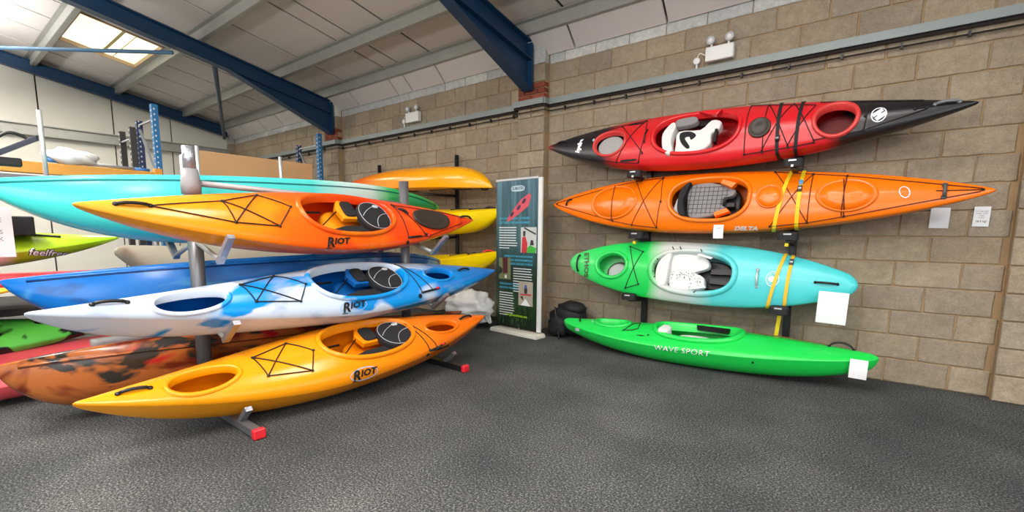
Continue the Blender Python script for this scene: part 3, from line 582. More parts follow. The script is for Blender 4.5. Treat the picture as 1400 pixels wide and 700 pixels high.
class Hull:
    def __init__(s, K, F, name, label, group=None, cat='kayak', dz=0):
        s.K = K; m, x, y, z = [np.array(v) for v in F]; s.L = K['L']
        M = Matrix(((x[0], y[0], z[0], m[0]), (x[1], y[1], z[1], m[1]), (x[2], y[2], z[2], m[2]+dz), (0, 0, 0, 1)))
        s.M = M; s.root = empty(name, None, label, cat, group, M=M); s._c = {}
    def ring(s, x):
        u = min(.9985, max(.0015, x/s.L+.5)); k = round(u, 5)
        if k not in s._c:
            P = pt(s.K, u, TT); d = np.linalg.norm(np.diff(P[:, 1:], axis=0), axis=1); g = np.concatenate([[0], np.cumsum(d)]); g -= g[80]
            s._c[k] = (P, g)
        return s._c[k]
    def at(s, x, q, h=0.):
        """surface point at x metres along and q metres of girth from the deck ridge, lifted h"""
        P, g = s.ring(x); y = np.interp(q, g, P[:, 1]); z = np.interp(q, g, P[:, 2])
        if h:
            y1, z1 = np.interp(q+.012, g, P[:, 1]), np.interp(q+.012, g, P[:, 2]); y0, z0 = np.interp(q-.012, g, P[:, 1]), np.interp(q-.012, g, P[:, 2])
            ty, tz = y1-y0, z1-z0; l = math.hypot(ty, tz) or 1; y += -tz/l*h; z += ty/l*h
        return (x, float(y), float(z))
    def hb(s, x): P, g = s.ring(x); return float(g[120])
    def hull(s, m, holes=(), nu=110, nt=64, name='hull'):
        """skin with openings (ovals in deck coordinates)"""
        U = (1-np.cos(np.linspace(0, np.pi, nu)))/2*.5+np.linspace(0, 1, nu)*.5; U = U*.998+.001
        V = []; XS = []
        tt = np.linspace(-1, 1, nt+1)[:-1]
        for u in U:
            P, g = s.ring((u-.5)*s.L); Q = pt(s.K, u, tt)
            gg = np.interp(tt, TT, g)
            for j in range(nt): V.append(list(Q[j])); XS.append([(u-.5)*s.L, gg[j]])
        F = []; inside = lambda h, x, q: (abs((x-h[0])/h[2])**h[4]+abs((q-h[1])/h[3])**h[4])
        dead = set()
        for i in range(nu-1):
            for j in range(nt):
                f = (i*nt+j, (i+1)*nt+j, (i+1)*nt+(j+1) % nt, i*nt+(j+1) % nt)
                cx = sum(XS[k][0] for k in f)/4; cq = sum(XS[k][1] for k in f)/4 if j < nt-1 else 9
                if any(inside(h, cx, cq) < 1 for h in holes): dead.update(f); continue
                F.append(f)
        live = set(k for f in F for k in f)
        for k in dead & live:
            x, q = XS[k]
            h = min(holes, key=lambda h: abs(inside(h, x, q)-1)); v = inside(h, x, q)
            if v > 1e-4:
                sc = v**(-1/h[4]); nx, nq = h[0]+(x-h[0])*sc, h[1]+(q-h[1])*sc; V[k] = list(s.at(nx, nq))
        F.append(tuple(range(nt))[::1]); F.append(tuple((nu-1)*nt+j for j in range(nt))[::-1])
        me = mesh(name, V, F, m, True)
        for ed in me.edges:
            a, b_ = ed.vertices
            if a % nt == b_ % nt and a % nt in (nt//4, 3*nt//4): ed.use_edge_sharp = True
        o = link(name, me, s.root); s.m = m; return o
    def rim(s, h, m, prof=None, name='coaming', label=None, n=56, parent=None):
        prof = prof or [(-.012, -.05), (-.012, .008), (-.004, .02), (.010, .024), (.024, .016), (.03, .002), (.03, -.01)]
        V = []; F = []; np_ = len(prof); e = h[4]
        for k in range(n):
            t = 2*math.pi*k/n; c, sn = math.cos(t), math.sin(t); ux = math.copysign(abs(c)**(2/e), c); uy = math.copysign(abs(sn)**(2/e), sn)
            nx, ny = c/h[2], sn/h[3]; l = math.hypot(nx, ny); nx /= l; ny /= l
            for d, hh in prof: V.append(s.at(h[0]+h[2]*ux+nx*d, h[1]+h[3]*uy+ny*d, hh))
        for k in range(n):
            k2 = (k+1) % n
            for j in range(np_-1): F.append((k*np_+j, k*np_+j+1, k2*np_+j+1, k2*np_+j))
        return link(name, mesh(name, V, F, m, True), parent or s.root, label)
    def lid(s, h, m, hh=.014, name='hatch_cover', label=None, n=48, rings=(1, 1.02, .97, .82, .78, .4, 0), hs=(0, .6, 1, 1, .7, .9, 1.0)):
        V = []; F = []; e = h[4]
        for r_, z in zip(rings, hs):
            for k in range(n):
                t = 2*math.pi*k/n; c, sn = math.cos(t), math.sin(t); ux = math.copysign(abs(c)**(2/e), c); uy = math.copysign(abs(sn)**(2/e), sn)
                V.append(s.at(h[0]+h[2]*ux*r_, h[1]+h[3]*uy*r_, .002+hh*z))
        for i in range(len(rings)-1):
            for k in range(n): F.append((i*n+k, i*n+(k+1) % n, (i+1)*n+(k+1) % n, (i+1)*n+k))
        return link(name, mesh(name, V, F, m, True), s.root, label)
    def path(s, pts, h=.006, step=.05):
        out = []
        for a, b in zip(pts[:-1], pts[1:]):
            n = max(1, int(math.hypot(a[0]-b[0], a[1]-b[1])/step))
            for k in range(n): out.append((a[0]+(b[0]-a[0])*k/n, a[1]+(b[1]-a[1])*k/n))
        out.append(pts[-1]); return [s.at(x, q, h) for x, q in out]
    def cord(s, lines, r=.0045, m=None, name='deck_cord', knots=(), label=None, knot=.012, h=.006):
        mb = MB()
        for l in lines: mb.tube(s.path(l, h), r, 6)
        o = mb.obj(name, m or M_cord, s.root, True, label=label)
        if knots:
            for x, q in knots: MB().blob(s.at(x, q, .006), (knot, knot, knot*.7), 8, 5).obj('cord_fitting', M_black, s.root, True)
        return o
    def text(s, body, x, q, size, m, shear=0, name='lettering', bold=0, rot=0, align='CENTER', h=.0055, sx=1, space=1, label=None, bend=0):
        V, F = text_polys(body, size, shear, bold, align, space); c, sn = math.cos(rot), math.sin(rot); W = []
        for vx, vy, _ in V:
            vx *= sx; vy += bend*vx*vx; W.append(s.at(x+vx*c-vy*sn, q+vx*sn+vy*c, h))
        return link(name, mesh(name, W, F, m), s.root, label)
    def ring_mark(s, x, q, a, b, m, w=.005, name='emblem_ring', n=36, rot=0):
        V = []; F = []
        for k in range(n):
            t = 2*math.pi*k/n
            for d in (0, w):
                ux, uy = (a+d)*math.cos(t), (b+d)*math.sin(t); V.append(s.at(x+ux*math.cos(rot)-uy*math.sin(rot), q+ux*math.sin(rot)+uy*math.cos(rot), .008))
        for k in range(n): k2 = (k+1) % n; F.append((2*k, 2*k+1, 2*k2+1, 2*k2))
        return link(name, mesh(name, V, F, m), s.root)
    def handle(s, a, b, r=.011, lift=.017, name='carry_handle', m=None, label=None):
        P = []
        for k in range(9):
            t = k/8; x = a[0]+(b[0]-a[0])*t; q = a[1]+(b[1]-a[1])*t; P.append(s.at(x, q, .006+lift*math.sin(math.pi*t)**.6))
        mb = MB().tube(P, [r*.7]+[r]*7+[r*.7], 8)
        for p in (a, b): mb.blob(s.at(p[0], p[1], .005), (r*1.5, r*1.5, r*.9), 8, 5)
        return mb.obj(name, m or M_black, s.root, True, label=label)
    def slab(s, poly, z0, z1, m, name, inset=.012, parent=None, label=None, tilt=0):
        """upholstery piece: outline in local x,y"""
        return MB().prism(poly, z0, z1, inset).obj(name, m, parent or s.root, label=label)
    def strap(s, xa, xb, q0, q1, m, w=.028, label='', group=None, name='strap', h=.008):
        n = 40; V = []; F = []
        o0 = empty(name, None, label, 'strap', group, M=s.M)
        for k in range(n+1):
            t = k/n; q = q0+(q1-q0)*t; x = xa+(xb-xa)*t
            for dx, hh in ((-w/2, h-.001), (w/2, h-.001), (w/2, h+.0015), (-w/2, h+.0015)): V.append(s.at(x+dx, q, hh))
        for k in range(n):
            for j in range(4): F.append((4*k+j, 4*k+(j+1) % 4, 4*k+4+(j+1) % 4, 4*k+4+j))
        link('webbing', mesh('webbing', V, F, m), o0); return o0
    def buckle(s, root, x, q, m=None):
        p = Vector(s.at(x, q, .016)); MB().bbox(p.x-.018, p.x+.018, p.y-.03, p.y+.03, p.z-.008, p.z+.008, .004).obj('buckle', m or M_bpost, root)
        p = Vector(s.at(x, q-.005, .026)); MB().bbox(p.x-.014, p.x+.014, p.y-.008, p.y+.008, p.z-.004, p.z+.006, .002).obj('buckle_lever', M_tape, root)

def K_(n): return KF[n][0], KF[n][1]

def riot_seat(S, x0, m, span=(.44, .20), pads=True):
    """open cockpit fittings: moulded pan, black pads, round folded backrest with pale piping"""
    z = S.at(x0, 0)[2]
    # seat pan on the hull floor
    pan = MB().prism(oval(x0+.12, 0, .24, .19, 24, 3), z-.30, z-.20, .03).obj('seat_pan', m, S.root, True)
    # raised console plate that carries the thigh pad
    S.slab([(x0+.0, -.02), (x0+.17, -.02), (x0+.155, .17), (x0+.02, .19), (x0-.03, .1)], z-.12, z-.075, m, 'seat_console', .01)
    S.slab(oval(x0+.085, .085, .062, .085, 20, 4), z-.075, z-.058, M_seat, 'thigh_pad', .008)
    S.slab([(x0-.13, -.185), (x0+.27, -.19), (x0+.29, -.13), (x0+.18, -.085), (x0-.02, -.09), (x0-.15, -.13)], z-.14, z-.085, M_seat, 'seat_cushion', .015)
    MB().tube([(x0-.38, .02, z-.2), (x0-.2, -.05, z-.16), (x0-.02, .08, z-.1)], .006, 6).obj('foot_brace_cord', M_black, S.root, True)
    MB().tube([(x0-.42, .08, z-.13), (x0-.16, .085, z-.13)], .01, 6).obj('foot_rail', M_black, S.root, True)
    # round backrest
    cx, cy, R1, R2 = x0+.30, -.015, .165, .165
    bk = MB()
    bk.prism(oval(cx, cy, R1, R2, 36, 2.2), z-.09, z-.02, .03)
    b = bk.obj('backrest', M_seat, S.root)
    pp = MB(); ztop = z-.016
    pp.tube([(x, y, ztop-.012) for x, y in oval(cx, cy, R1*.93, R2*.93, 40, 2.2)], .0024, 6, closed=True)
    def arc(p0, p1, bul):
        out = []
        for k in range(11):
            t = k/10; x = p0[0]+(p1[0]-p0[0])*t-bul*(p1[1]-p0[1])*4*t*(1-t); y = p0[1]+(p1[1]-p0[1])*t+bul*(p1[0]-p0[0])*4*t*(1-t); out.append((cx+x*R1, cy+y*R2, ztop-.002))
        return out
    pp.tube(arc((-.86, -.1), (.55, .72), .08), .0026, 6); pp.tube(arc((-.25, -.86), (.88, .12), .18), .0026, 6)
    pp.obj('piping', M_pipe, b, True)
    MB().prism(oval(cx+.05, cy+.1, .03, .017, 14, 3), z-.02, z-.015, .002).obj('badge', M_pipe, b)
    return b

def riot_boat(key, label, paint_m, cockpit, hatch, rear, cordq, rearq, logo, handles, ringed, lid=False, dz=0, pan_m=None):
    pan_m = pan_m or paint_m
    K, F = K_(key); S = Hull(K, F, 'touring_kayak', label, 'three boats on the near side of the grey rack', dz=dz)
    hol = [cockpit, hatch] if hatch else [cockpit]
    if not lid: hol.append(rear)
    S.hull(paint_m, hol)
    S.rim(cockpit, paint_m)
    if hatch: S.rim(hatch, paint_m, [(-.008, -.05), (-.008, .004), (0, .013), (.014, .014), (.024, .003)], 'hatch_rim')
    if lid: S.lid(rear, M_hatch, .02, label='dark oval hatch cover')
    else: S.rim(rear, paint_m, [(-.008, -.05), (-.008, .004), (0, .012), (.012, .012), (.02, .002)], 'hatch_rim')
    # bulkhead walls inside make the wells read as bowls
    riot_seat(S, cockpit[0]-.04, pan_m)
    a, b, c, d, e = cordq
    S.cord([[a, b, c, d, e, a], [a, d], [b, e]], knots=cordq)
    f, g, h_, i, j = rearq
    S.cord([[f, g], [g, h_], [f, i]], r=.004, knots=(f, g, h_, i), name='rear_cord')
    S.cord([[g, j], [h_, i]], r=.011, name='paddle_park_strap', m=M_black)
    m0 = S.at(h_[0]-.03, h_[1], .018); MB().blob(m0, (.02, .014, .012), 8, 6).obj('strap_toggle', M_red, S.root, True)
    (ha, hb2) = handles[0]; S.handle(ha, hb2)
    (ha, hb2) = handles[1]; S.handle(ha, hb2, lift=.02)
    x, q = logo
    S.text('R', x-.068, q-.004, .105, M_ink, .18, 'logo_letter', .004, h=.009); S.text('IOT', x+.035, q+.004, .066, M_ink, .22, 'logo_letters', .003, sx=1.25, h=.009)
    S.lid((x-.075, q-.05, .03, .004, 2), M_ink, .001, 'logo_tail', n=10, rings=(1, 0), hs=(1, 1))
    if ringed: S.ring_mark(x, q, .115, .045, mat('logo ring', ringed, .4), .006)
    # hull drain plug
    return S

P_top = paint('orange fade plastic', 3.56, [(-1.78, (250, 172, 50)), (-1.0, (252, 148, 18)), (-.55, (252, 104, 14)), (0, (252, 78, 14)), (1.0, (250, 72, 20)), (1.78, (244, 70, 18))], .04, 1.5, blotch=(((252, 140, 20), 1.6, .58, .75), ((250, 56, 18), 1.3, .54, .7)))
P_bw = paint('blue and white swirl plastic', 3.98, [(-2, (214, 222, 238)), (-.9, (222, 232, 246)), (-.5, (206, 222, 240)), (.5, (214, 226, 244)), (.85, (190, 214, 240)), (1.0, (20, 142, 226)), (2, (8, 112, 206))], .05, 1.6, blotch=(((14, 150, 234), 1.5, .565, .61), ((150, 168, 204), 2.3, .58, .72)), stretch=(.8, 1.6, 1.6), inside=(14, 110, 196))
P_low = paint('amber fade plastic', 3.28, [(-1.64, (252, 164, 10)), (-.4, (252, 158, 8)), (.4, (248, 138, 10)), (1.0, (240, 116, 14)), (1.64, (238, 108, 16))], .04, 1.5)

S1 = riot_boat('top_riot', 'yellow to red-orange touring kayak on the top arms of the grey rack', P_top,
    (.05, 0, .46, .215, 2.3), None, (1.03, -.03, .26, .118, 2.1), [(-.965, .06), (-.68, .165), (-.49, .02), (-.63, -.15), (-.93, -.12)],
    [(.60, .14), (.62, -.243), (.93, -.215), (.86, -.20), (.80, -.225)], (-.175, -.285), [((-1.57, -.002), (-1.4, -.008)), ((1.53, .02), (1.70, .01))], None, True, pan_m=mat('amber moulding', (252, 160, 24), .3))
S1.cord([[(-1.40, -.008), (-.965, .06)], [(-1.40, -.01), (-.93, -.12)]], r=.004)
S1.cord([[(.60, .14), (1.25, .09), (1.5, .03)], [(1.5, -.06), (.93, -.215)], [(1.5, .03), (1.5, -.06)]], r=.004, m=mat('dark red cord', (120, 26, 18), .6))
S1.handle((.655, .075), (.715, .02), .012, .01, 'side_toggle')
S1.lid((.605, -.29, .02, .02, 2), M_black, .005, 'drain_plug', n=14, rings=(1, 0), hs=(1, 1))
S2 = riot_boat('blue_riot', 'pale blue and white marbled touring kayak on the middle arms of the grey rack', P_bw,
    (.075, 0, .47, .225, 2.2), (-1.225, -.045, .215, .082, 2), (.99, -.035, .2, .085, 2), [(-.90, .045), (-.62, .13), (-.45, -.03), (-.54, -.17), (-.85, -.12)],
    [(.56, .155), (.65, -.238), (.89, -.206), (.80, -.22), (.80, -.22)], (-.12, -.28), [((-1.72, .004), (-1.56, -.006)), ((1.32, -.004), (1.5, .012))], (150, 205, 245), pan_m=mat('mid blue moulding', (16, 96, 170), .3))
S2.lid((.615, -.268, .022, .022, 2), M_black, .005, 'drain_plug', n=14, rings=(1, 0), hs=(1, 1))
S3 = riot_boat('low_riot', 'plain amber-orange touring kayak on the lowest feet of the grey rack', P_low,
    (.225, 0, .42, .225, 2.2), (-1.0, -.035, .205, .098, 2), (.985, -.055, .19, .08, 2), [(-.675, .05), (-.41, .125), (-.275, -.04), (-.35, -.21), (-.64, -.15)],
    [(.60, .145), (.72, -.285), (.915, -.245), (.82, -.275), (1.0, -.29)], (.03, -.348), [((-1.44, -.006), (-1.285, -.012)), ((1.27, -.008), (1.43, .012))], (252, 190, 90))
S3.lid((.70, -.33, .022, .022, 2), M_black, .005, 'drain_plug', n=14, rings=(1, 0), hs=(1, 1))

# ---- red and black sea kayak
P_red = paint('red and black plastic', 3.95, [(-1.98, (150, 40, 34)), (-1.86, (52, 36, 36)), (-1.75, (38, 36, 38)), (-1.17, (42, 34, 36)), (-.97, (214, 36, 38)), (-.2, (222, 32, 40)), (1.0, (212, 28, 38)), (1.12, (40, 32, 34)), (1.98, (24, 24, 27))], .025, 2.2, rough=.28)
P_redin = mat('red plastic rim', (214, 62, 58), .35)
K, F = K_('red'); S = S4 = Hull(K, F, 'sea_kayak', 'red sea kayak with black ends on the highest wall arms')
cp = (-.14, 0, .43, .235, 2.4); hf = (-1.095, -.035, .19, .145, 2.1); hr = (1.07, -.02, .155, .155, 2)
S.hull(P_red, [cp, hf, hr], 120)
S.rim(cp, P_red); S.rim(hf, P_redin, [(-.008, -.05), (-.008, .006), (0, .014), (.014, .014), (.022, .003)], 'hatch_rim'); S.rim(hr, P_redin, [(-.012, -.05), (-.012, .016), (0, .024), (.016, .024), (.024, .003)], 'hatch_rim')
zz = S.at(-1.1, 0)[2]; S.slab(oval(-1.11, -.03, .16, .13, 30), zz-.12, zz-.08, M_grey, 'bulkhead', .01, label='pale grey bulkhead behind the front hatch')
zz = S.at(1.06, 0)[2]; S.slab(oval(1.06, 0, .16, .12, 24), zz-.2, zz-.18, mat('dark red inside', (96, 16, 18), .5), 'bulkhead', .01)
S.lid((.475, -.045, .095, .098, 2), M_hatch, .02, label='round dark day hatch cover')
z = S.at(-.15, 0)[2]
S.slab(spline([(-.47, -.10), (-.485, .02), (-.43, .12), (-.385, .15), (-.35, .1), (-.37, -.02), (-.36, -.12), (-.33, -.2), (-.37, -.245), (-.43, -.2)], 3, True), z-.12, z-.03, M_foam, 'backrest', .02)
S.slab(spline([(-.35, .165), (-.2, .185), (-.14, .16), (-.15, .1), (-.3, .075), (-.36, .1)], 3, True), z-.09, z-.025, M_gfoam, 'hip_pad', .015)
S.slab(spline([(-.33, .05), (-.1, .05), (.0, .15), (.09, .12), (.085, .03), (.02, -.02), (.03, -.12), (-.04, -.19), (-.2, -.235), (-.31, -.22), (-.33, -.1)], 3, True), z-.15, z-.07, M_foam, 'seat_pad', .02)
S.slab(spline([(-.3, .02), (-.2, .03), (-.13, -.02), (-.17, -.07), (-.2, -.03), (-.24, -.05), (-.17, -.15), (-.2, -.17), (-.28, -.08)], 3, True), z-.07, z-.066, M_ink, 'seat_print', 0)
S.slab([(-.47, .17), (-.05, .19), (.0, .15), (-.1, .12), (-.4, .12)], z-.16, z-.12, M_black, 'seat_frame', .01)
S.slab([(.05, .03), (.075, .03), (.08, -.12), (.055, -.12)], z-.12, z-.06, M_black, 'seat_frame', .005)
S.slab([(-.12, .2), (.1, .2), (.06, .14), (-.02, .16)], z-.03, z+.012, P_red, 'thigh_brace', .01)
k = dict(r=.0042)
S.cord([[(-.99, .18), (-.66, -.2)], [(-.98, -.26), (-.72, .235)], [(-.71, .235), (-.66, .02), (-.71, -.29)], [(-1.33, .14), (-.72, .235)], [(-1.33, -.2), (-.98, -.27), (-.72, -.3)]], knots=[(-.99, .18), (-.98, -.27), (-.72, .235), (-.71, -.29), (-.67, -.2), (-1.33, -.2), (-1.33, .14), (-1.63, .08), (-1.68, -.02)], **k)
S.cord([[(.34, .29), (.365, -.29)], [(.5, .27), (.52, -.28)], [(.34, .29), (.9, .16)], [(.5, .27), (.73, -.24)], [(.72, .23), (.51, -.27)], [(.9, .15), (.72, -.24)], [(.72, .23), (.93, -.21)], [(.365, -.29), (.73, -.25), (.93, -.22)]], knots=[(.365, -.29), (.52, -.28), (.73, -.25), (.93, -.22)], **k)
S.cord([[(.93, .2), (1.65, .075)], [(1.3, -.14), (1.67, -.02)], [(1.3, .1), (1.28, -.145)], [(.93, -.2), (1.28, -.15)], [(1.6, -.01), (1.86, .01)]], knots=[(1.28, -.03), (1.28, -.145), (1.6, -.01), (1.67, -.01)], **k)
S.handle((1.72, .01), (1.86, .015), .012, .02, m=mat('grey handle', (120, 124, 128), .4)); S.handle((-.655, .07), (-.66, -.08), .008, .02, 'deck_toggle'); S.handle((-1.82, .03), (-1.7, .05), .009, .015)
for q in (.2, -.262): S.lid((-.83, q, .1, .012, 4), M_ink, .002, 'deck_slot', n=16, rings=(1, 0), hs=(1, 1))
S.ring_mark(1.37, -.03, .045, .055, M_whink, .009); S.text('H', 1.37, -.03, .085, M_whink, 0, 'emblem_letter', .012, rot=-.9)
S.text('hydra', -1.49, -.035, .078, M_whink, .1, 'lettering', .006, rot=math.radians(80), sx=.95)
MB().blob(S.at(-1.31, .02, .004), (.014, .02, .006), 8, 5).obj('sticker', mat('pale blue sticker', (170, 196, 226), .4), S.root)
st = S.strap(.79, .79, .42, -.55, M_nylon, .028, 'right of the two black straps round the red and black boat', 'black straps on the red boat')
st = S.strap(.60, .66, .42, -.55, M_nylon, .028, 'left of the two black straps round the red and black boat, with a buckle', 'black straps on the red boat'); S.buckle(st, .64, -.16)

# ---- orange sea kayak
P_or = paint('bright orange plastic', 4.02, [(-2, (250, 118, 8)), (2, (252, 122, 6))], .01, 1.5, rough=.25)
K, F = K_('orange'); S = S5 = Hull(K, F, 'sea_kayak', 'all-orange sea kayak on the wall arms with two orange oval hatch covers')
cp = (-.09, -.005, .385, .235, 2.5)
S.hull(P_or, [cp], 120); S.rim(cp, P_or)
lidr = dict(rings=(1.06, 1.0, .965, .93, .9, .5, 0), hs=(0, 1, 1, .1, .8, 1.1, 1.2))
S.lid((-1.14, -.01, .28, .2, 2.1), P_or, .02, **lidr); S.lid((.475, -.015, .11, .11, 2), P_or, .02, **lidr); S.lid((1.07, -.015, .215, .145, 2), P_or, .02, **lidr)
z = S.at(-.1, 0)[2]
S.slab(oval(-.14, 0, .33, .2, 30, 3), z-.24, z-.2, M_black, 'seat_base', .02)
S.slab(spline([(-.33, .14), (-.26, .19), (-.1, .2), (.13, .12), (.13, .04), (.05, .02), (.04, -.06), (.1, -.11), (0, -.16), (-.2, -.2), (-.29, -.16), (-.32, 0)], 3, True), z-.15, z-.09, M_gfoam, 'seat_pad', .02)
q = MB()
for i in range(9):
    xx = -.29+.045*i; q.box(xx-.002, xx+.002, -.17+.004*i, .175-.006*i, z-.092, z-.087)
for i in range(7):
    yy = -.14+.047*i; q.box(-.31, .09, yy-.002, yy+.002, z-.092, z-.087)
q.obj('quilting', mat('dark stitching', (52, 50, 52), .8), S.root)
S.slab(spline([(-.40, 0), (-.385, .1), (-.33, .17), (-.29, .18), (-.32, .08), (-.335, -.03), (-.31, -.14), (-.29, -.19), (-.34, -.2), (-.385, -.12)], 3, True), z-.1, z-.015, M_seat, 'backrest', .02)
S.slab(spline([(-.46, -.1), (-.43, -.2), (-.34, -.22), (-.36, -.15), (-.42, -.08), (-.43, .05)], 3, True), z-.14, z-.11, M_foam, 'seat_pod', .01)
S.slab([(.02, .2), (.16, .15), (.12, .1), (0, .16)], z-.09, z-.03, P_or, 'thigh_brace', .01); S.slab([(.0, -.2), (.14, -.15), (.1, -.11), (-.02, -.16)], z-.09, z-.04, P_or, 'thigh_brace', .01)
S.slab([(.07, -.08), (.16, -.08), (.16, -.03), (.07, -.03)], z-.16, z-.1, M_black, 'adjuster', .01); S.text('ooo', .11, -.055, .03, M_ystrap, name='adjuster_mark', h=-.095)
S.cord([[(-1.94, .01), (-1.16, .21), (-.93, .26), (-.62, .29)], [(-1.94, -.01), (-1.13, -.235), (-.89, -.285), (-.6, -.32)], [(-.93, .26), (-.6, -.32)], [(-.62, .29), (-.89, -.285)], [(-.62, .29), (-.57, 0), (-.6, -.32)], [(-1.16, .15), (-1.13, -.23)]],
       knots=[(-.93, .26), (-.62, .29), (-.89, -.285), (-.6, -.32), (-1.13, -.235), (-1.16, .15), (-.57, -.04), (-1.94, 0)], r=.004, m=mat('rust cord', (96, 34, 12), .6))
S.cord([[(.48, .28), (.8, .225), (1.06, .185), (1.93, .01)], [(.5, -.3), (.8, -.262), (1.07, -.205), (1.92, -.012)], [(.48, .28), (.8, -.262)], [(.8, .225), (.5, -.3)], [(.8, .225), (.8, -.262)], [(1.06, .185), (1.05, .08), (1.07, -.205)], [(1.05, .08), (1.05, -.2)], [(1.66, 0), (1.92, 0)]],
       knots=[(.48, .28), (.8, .225), (.8, -.262), (.5, -.3), (1.06, .185), (1.07, -.205), (1.05, .08), (1.93, 0), (.46, .07)], r=.004, m=mat('rust cord', (96, 34, 12), .6))
S.cord([[(-1.17, .19), (-1.155, .1), (-1.13, -.22)]], r=.005, m=mat('rust cord', (96, 34, 12), .6), h=.03, name='hatch_cord'); S.cord([[(1.06, .13), (1.05, -.15)], [(1.04, .13), (1.07, -.15)]], r=.004, m=mat('rust cord', (96, 34, 12), .6), h=.03, name='hatch_cord')
S.handle((1.71, .05), (1.71, -.05), .014, .025, label='grey toggle handle', m=mat('grey handle dark', (84, 84, 84), .5)); S.handle((-1.79, -.02), (-1.74, .05), .011, .025)
S.cord([[(.465, .1), (.455, .06)]], r=.011, m=mat('grey tab', (110, 100, 92), .5), name='hatch_tab')
S.ring_mark(1.465, -.005, .028, .045, M_whink, .007, rot=.35)
S.text('DELTA', .29, -.325, .055, mat('silver print', (206, 196, 190), .4), .3, 'lettering', .003, sx=1.25)
tg = empty('price_tag', None, 'small white tag hanging below the cockpit of the all-orange boat', 'tag', M=S.M)
a = S.at(.0, -.30, .006); b_ = S.at(.1, -.30, .006)
for s_ in (1,):
    pass
st = S.strap(.64, .50, .42, -.56, M_ystrap, .032, 'plain slanting yellow strap round the all-orange boat', 'yellow straps on the all-orange boat')
st = S.strap(.72, .715, .42, -.56, M_ystrap, .032, 'upright yellow strap with buckle round the all-orange boat', 'yellow straps on the all-orange boat'); S.buckle(st, .716, .05)
p = S.at(.716, .12, .016); MB().bbox(p[0]-.016, p[0]+.016, p[1]-.022, p[1]+.022, p[2]-.004, p[2]+.004, .002).obj('blue_tab', mat('blue tab', (70, 140, 190), .5), st)

# ---- teal / green river kayak
P_te = paint('green white and teal plastic', 2.95, [(-1.48, (90, 214, 120)), (-1.1, (50, 216, 100)), (-.45, (24, 206, 86)), (-.27, (206, 214, 206)), (.05, (206, 214, 214)), (.3, (88, 208, 212)), (1.48, (70, 204, 208))], .035, 1.8, rough=.3)
K, F = K_('teal'); K['de'] = .3; S = S6 = Hull(K, F, 'river_kayak', 'short green, white and turquoise kayak on the lowest wall arms')
cp = (.035, -.005, .42, .225, 2.3); hf = (-.885, 0, .19, .145, 2)
S.hull(P_te, [cp, hf], 110); S.rim(cp, P_te, [(-.012, -.06), (-.012, .01), (-.004, .022), (.014, .026), (.034, .02), (.045, .004), (.05, -.01)])
S.rim(hf, P_te, [(-.012, -.05), (-.012, .008), (0, .02), (.02, .02), (.03, .004)], 'hatch_rim')
z = S.at(-.87, 0)[2]; S.slab(oval(-.83, -.07, .13, .11, 26), z-.16, z-.1, M_grey, 'bulkhead', .03)
S.slab(oval(-.84, -.07, .155, .135, 26), z-.2, z-.16, M_black, 'bulkhead_gasket', .01)
z = S.at(0, 0)[2]
S.slab(oval(.12, 0, .30, .16, 24, 3), z-.26, z-.22, M_black, 'seat_base', .02)
S.slab([(.2, .06), (.42, .07), (.42, .01), (.2, 0)], z-.2, z-.14, M_black, 'foot_plate', .01); S.slab([(.2, -.04), (.42, -.05), (.42, -.1), (.2, -.1)], z-.2, z-.14, M_black, 'foot_plate', .01)
S.slab(spline([(-.34, .0), (-.31, .1), (-.23, .175), (-.19, .16), (-.2, .05), (-.2, -.1), (-.22, -.19), (-.29, -.2), (-.33, -.12)], 3, True), z-.1, z-.01, M_foam, 'backrest', .02)
S.slab(spline([(-.19, .17), (.0, .19), (.15, .16), (.2, .09), (.18, .04), (.07, -.01), (.16, -.05), (.17, -.17), (.0, -.2), (-.18, -.19), (-.2, 0)], 3, True), z-.15, z-.07, M_foam, 'seat_pad', .02)
rr = random.Random(3); q = MB()
for i in range(90):
    x, y = rr.uniform(-.19, .14), rr.uniform(-.185, -.01)
    if (x+.06)**2+(y+.16)**2 < .0075: continue
    w_, h_ = rr.choice(((.012, .003), (.004, .012), (.008, .006))); q.box(x-w_/2, x+w_/2, y-h_/2, y+h_/2, z-.07, z-.0665)
o = q.obj('seat_print', M_ink, S.root); o['kind'] = 'stuff'
for (sx, sy) in ((.1, .19), (.08, -.2)): S.slab([(sx, sy), (sx+.14, sy*.82), (sx+.12, sy*.72), (sx-.03, sy*.9)], z-.03, z-.005, M_foam, 'thigh_brace', .005)
for (x, y) in ((-.18, .235), (-.1, .24), (.12, .225), (-.33, .1), (-.36, .04), (-.36, -.04), (-.33, -.1), (.12, -.22)):
    MB().tube([(x, y*.93, z-.01), (x-.015, y*1.05, z-.005)], .006, 5).obj('outfitting_bolt', M_black, S.root)
S.cord([[(-.705, .24), (-.53, .18)], [(-.705, .24), (-.52, -.2)], [(-.53, .18), (-.68, -.26)], [(-.68, -.26), (-.52, -.2)]], r=.0045, knots=[(-.705, .24), (-.53, .18), (-.52, -.2), (-.68, -.26)])
S.handle((-1.34, .085), (-1.33, -.105), .011, .03); S.handle((1.156, -.006), (1.326, -.006), .01, .025)
S.handle((.67, .068), (.68, -.1), .011, .02, 'grab_bar', mat('silver bar', (200, 204, 206), .3, metal=.5))
S.text('ETHOS', -1.215, -.025, .08, mat('olive print', (78, 84, 60), .5), 0, 'lettering', .003, rot=math.radians(-82), sx=1.25, bend=-.9)
S.ring_mark(.808, -.012, .05, .066, M_whink, .007); S.ring_mark(.808, -.012, .036, .05, M_whink, .003)
S.lid((.80, -.012, .03, .035, 1.2), M_whink, .001, 'emblem_mark', n=10, rings=(1, 0), hs=(1, 1))
for q_ in (.26, -.02):
    pass
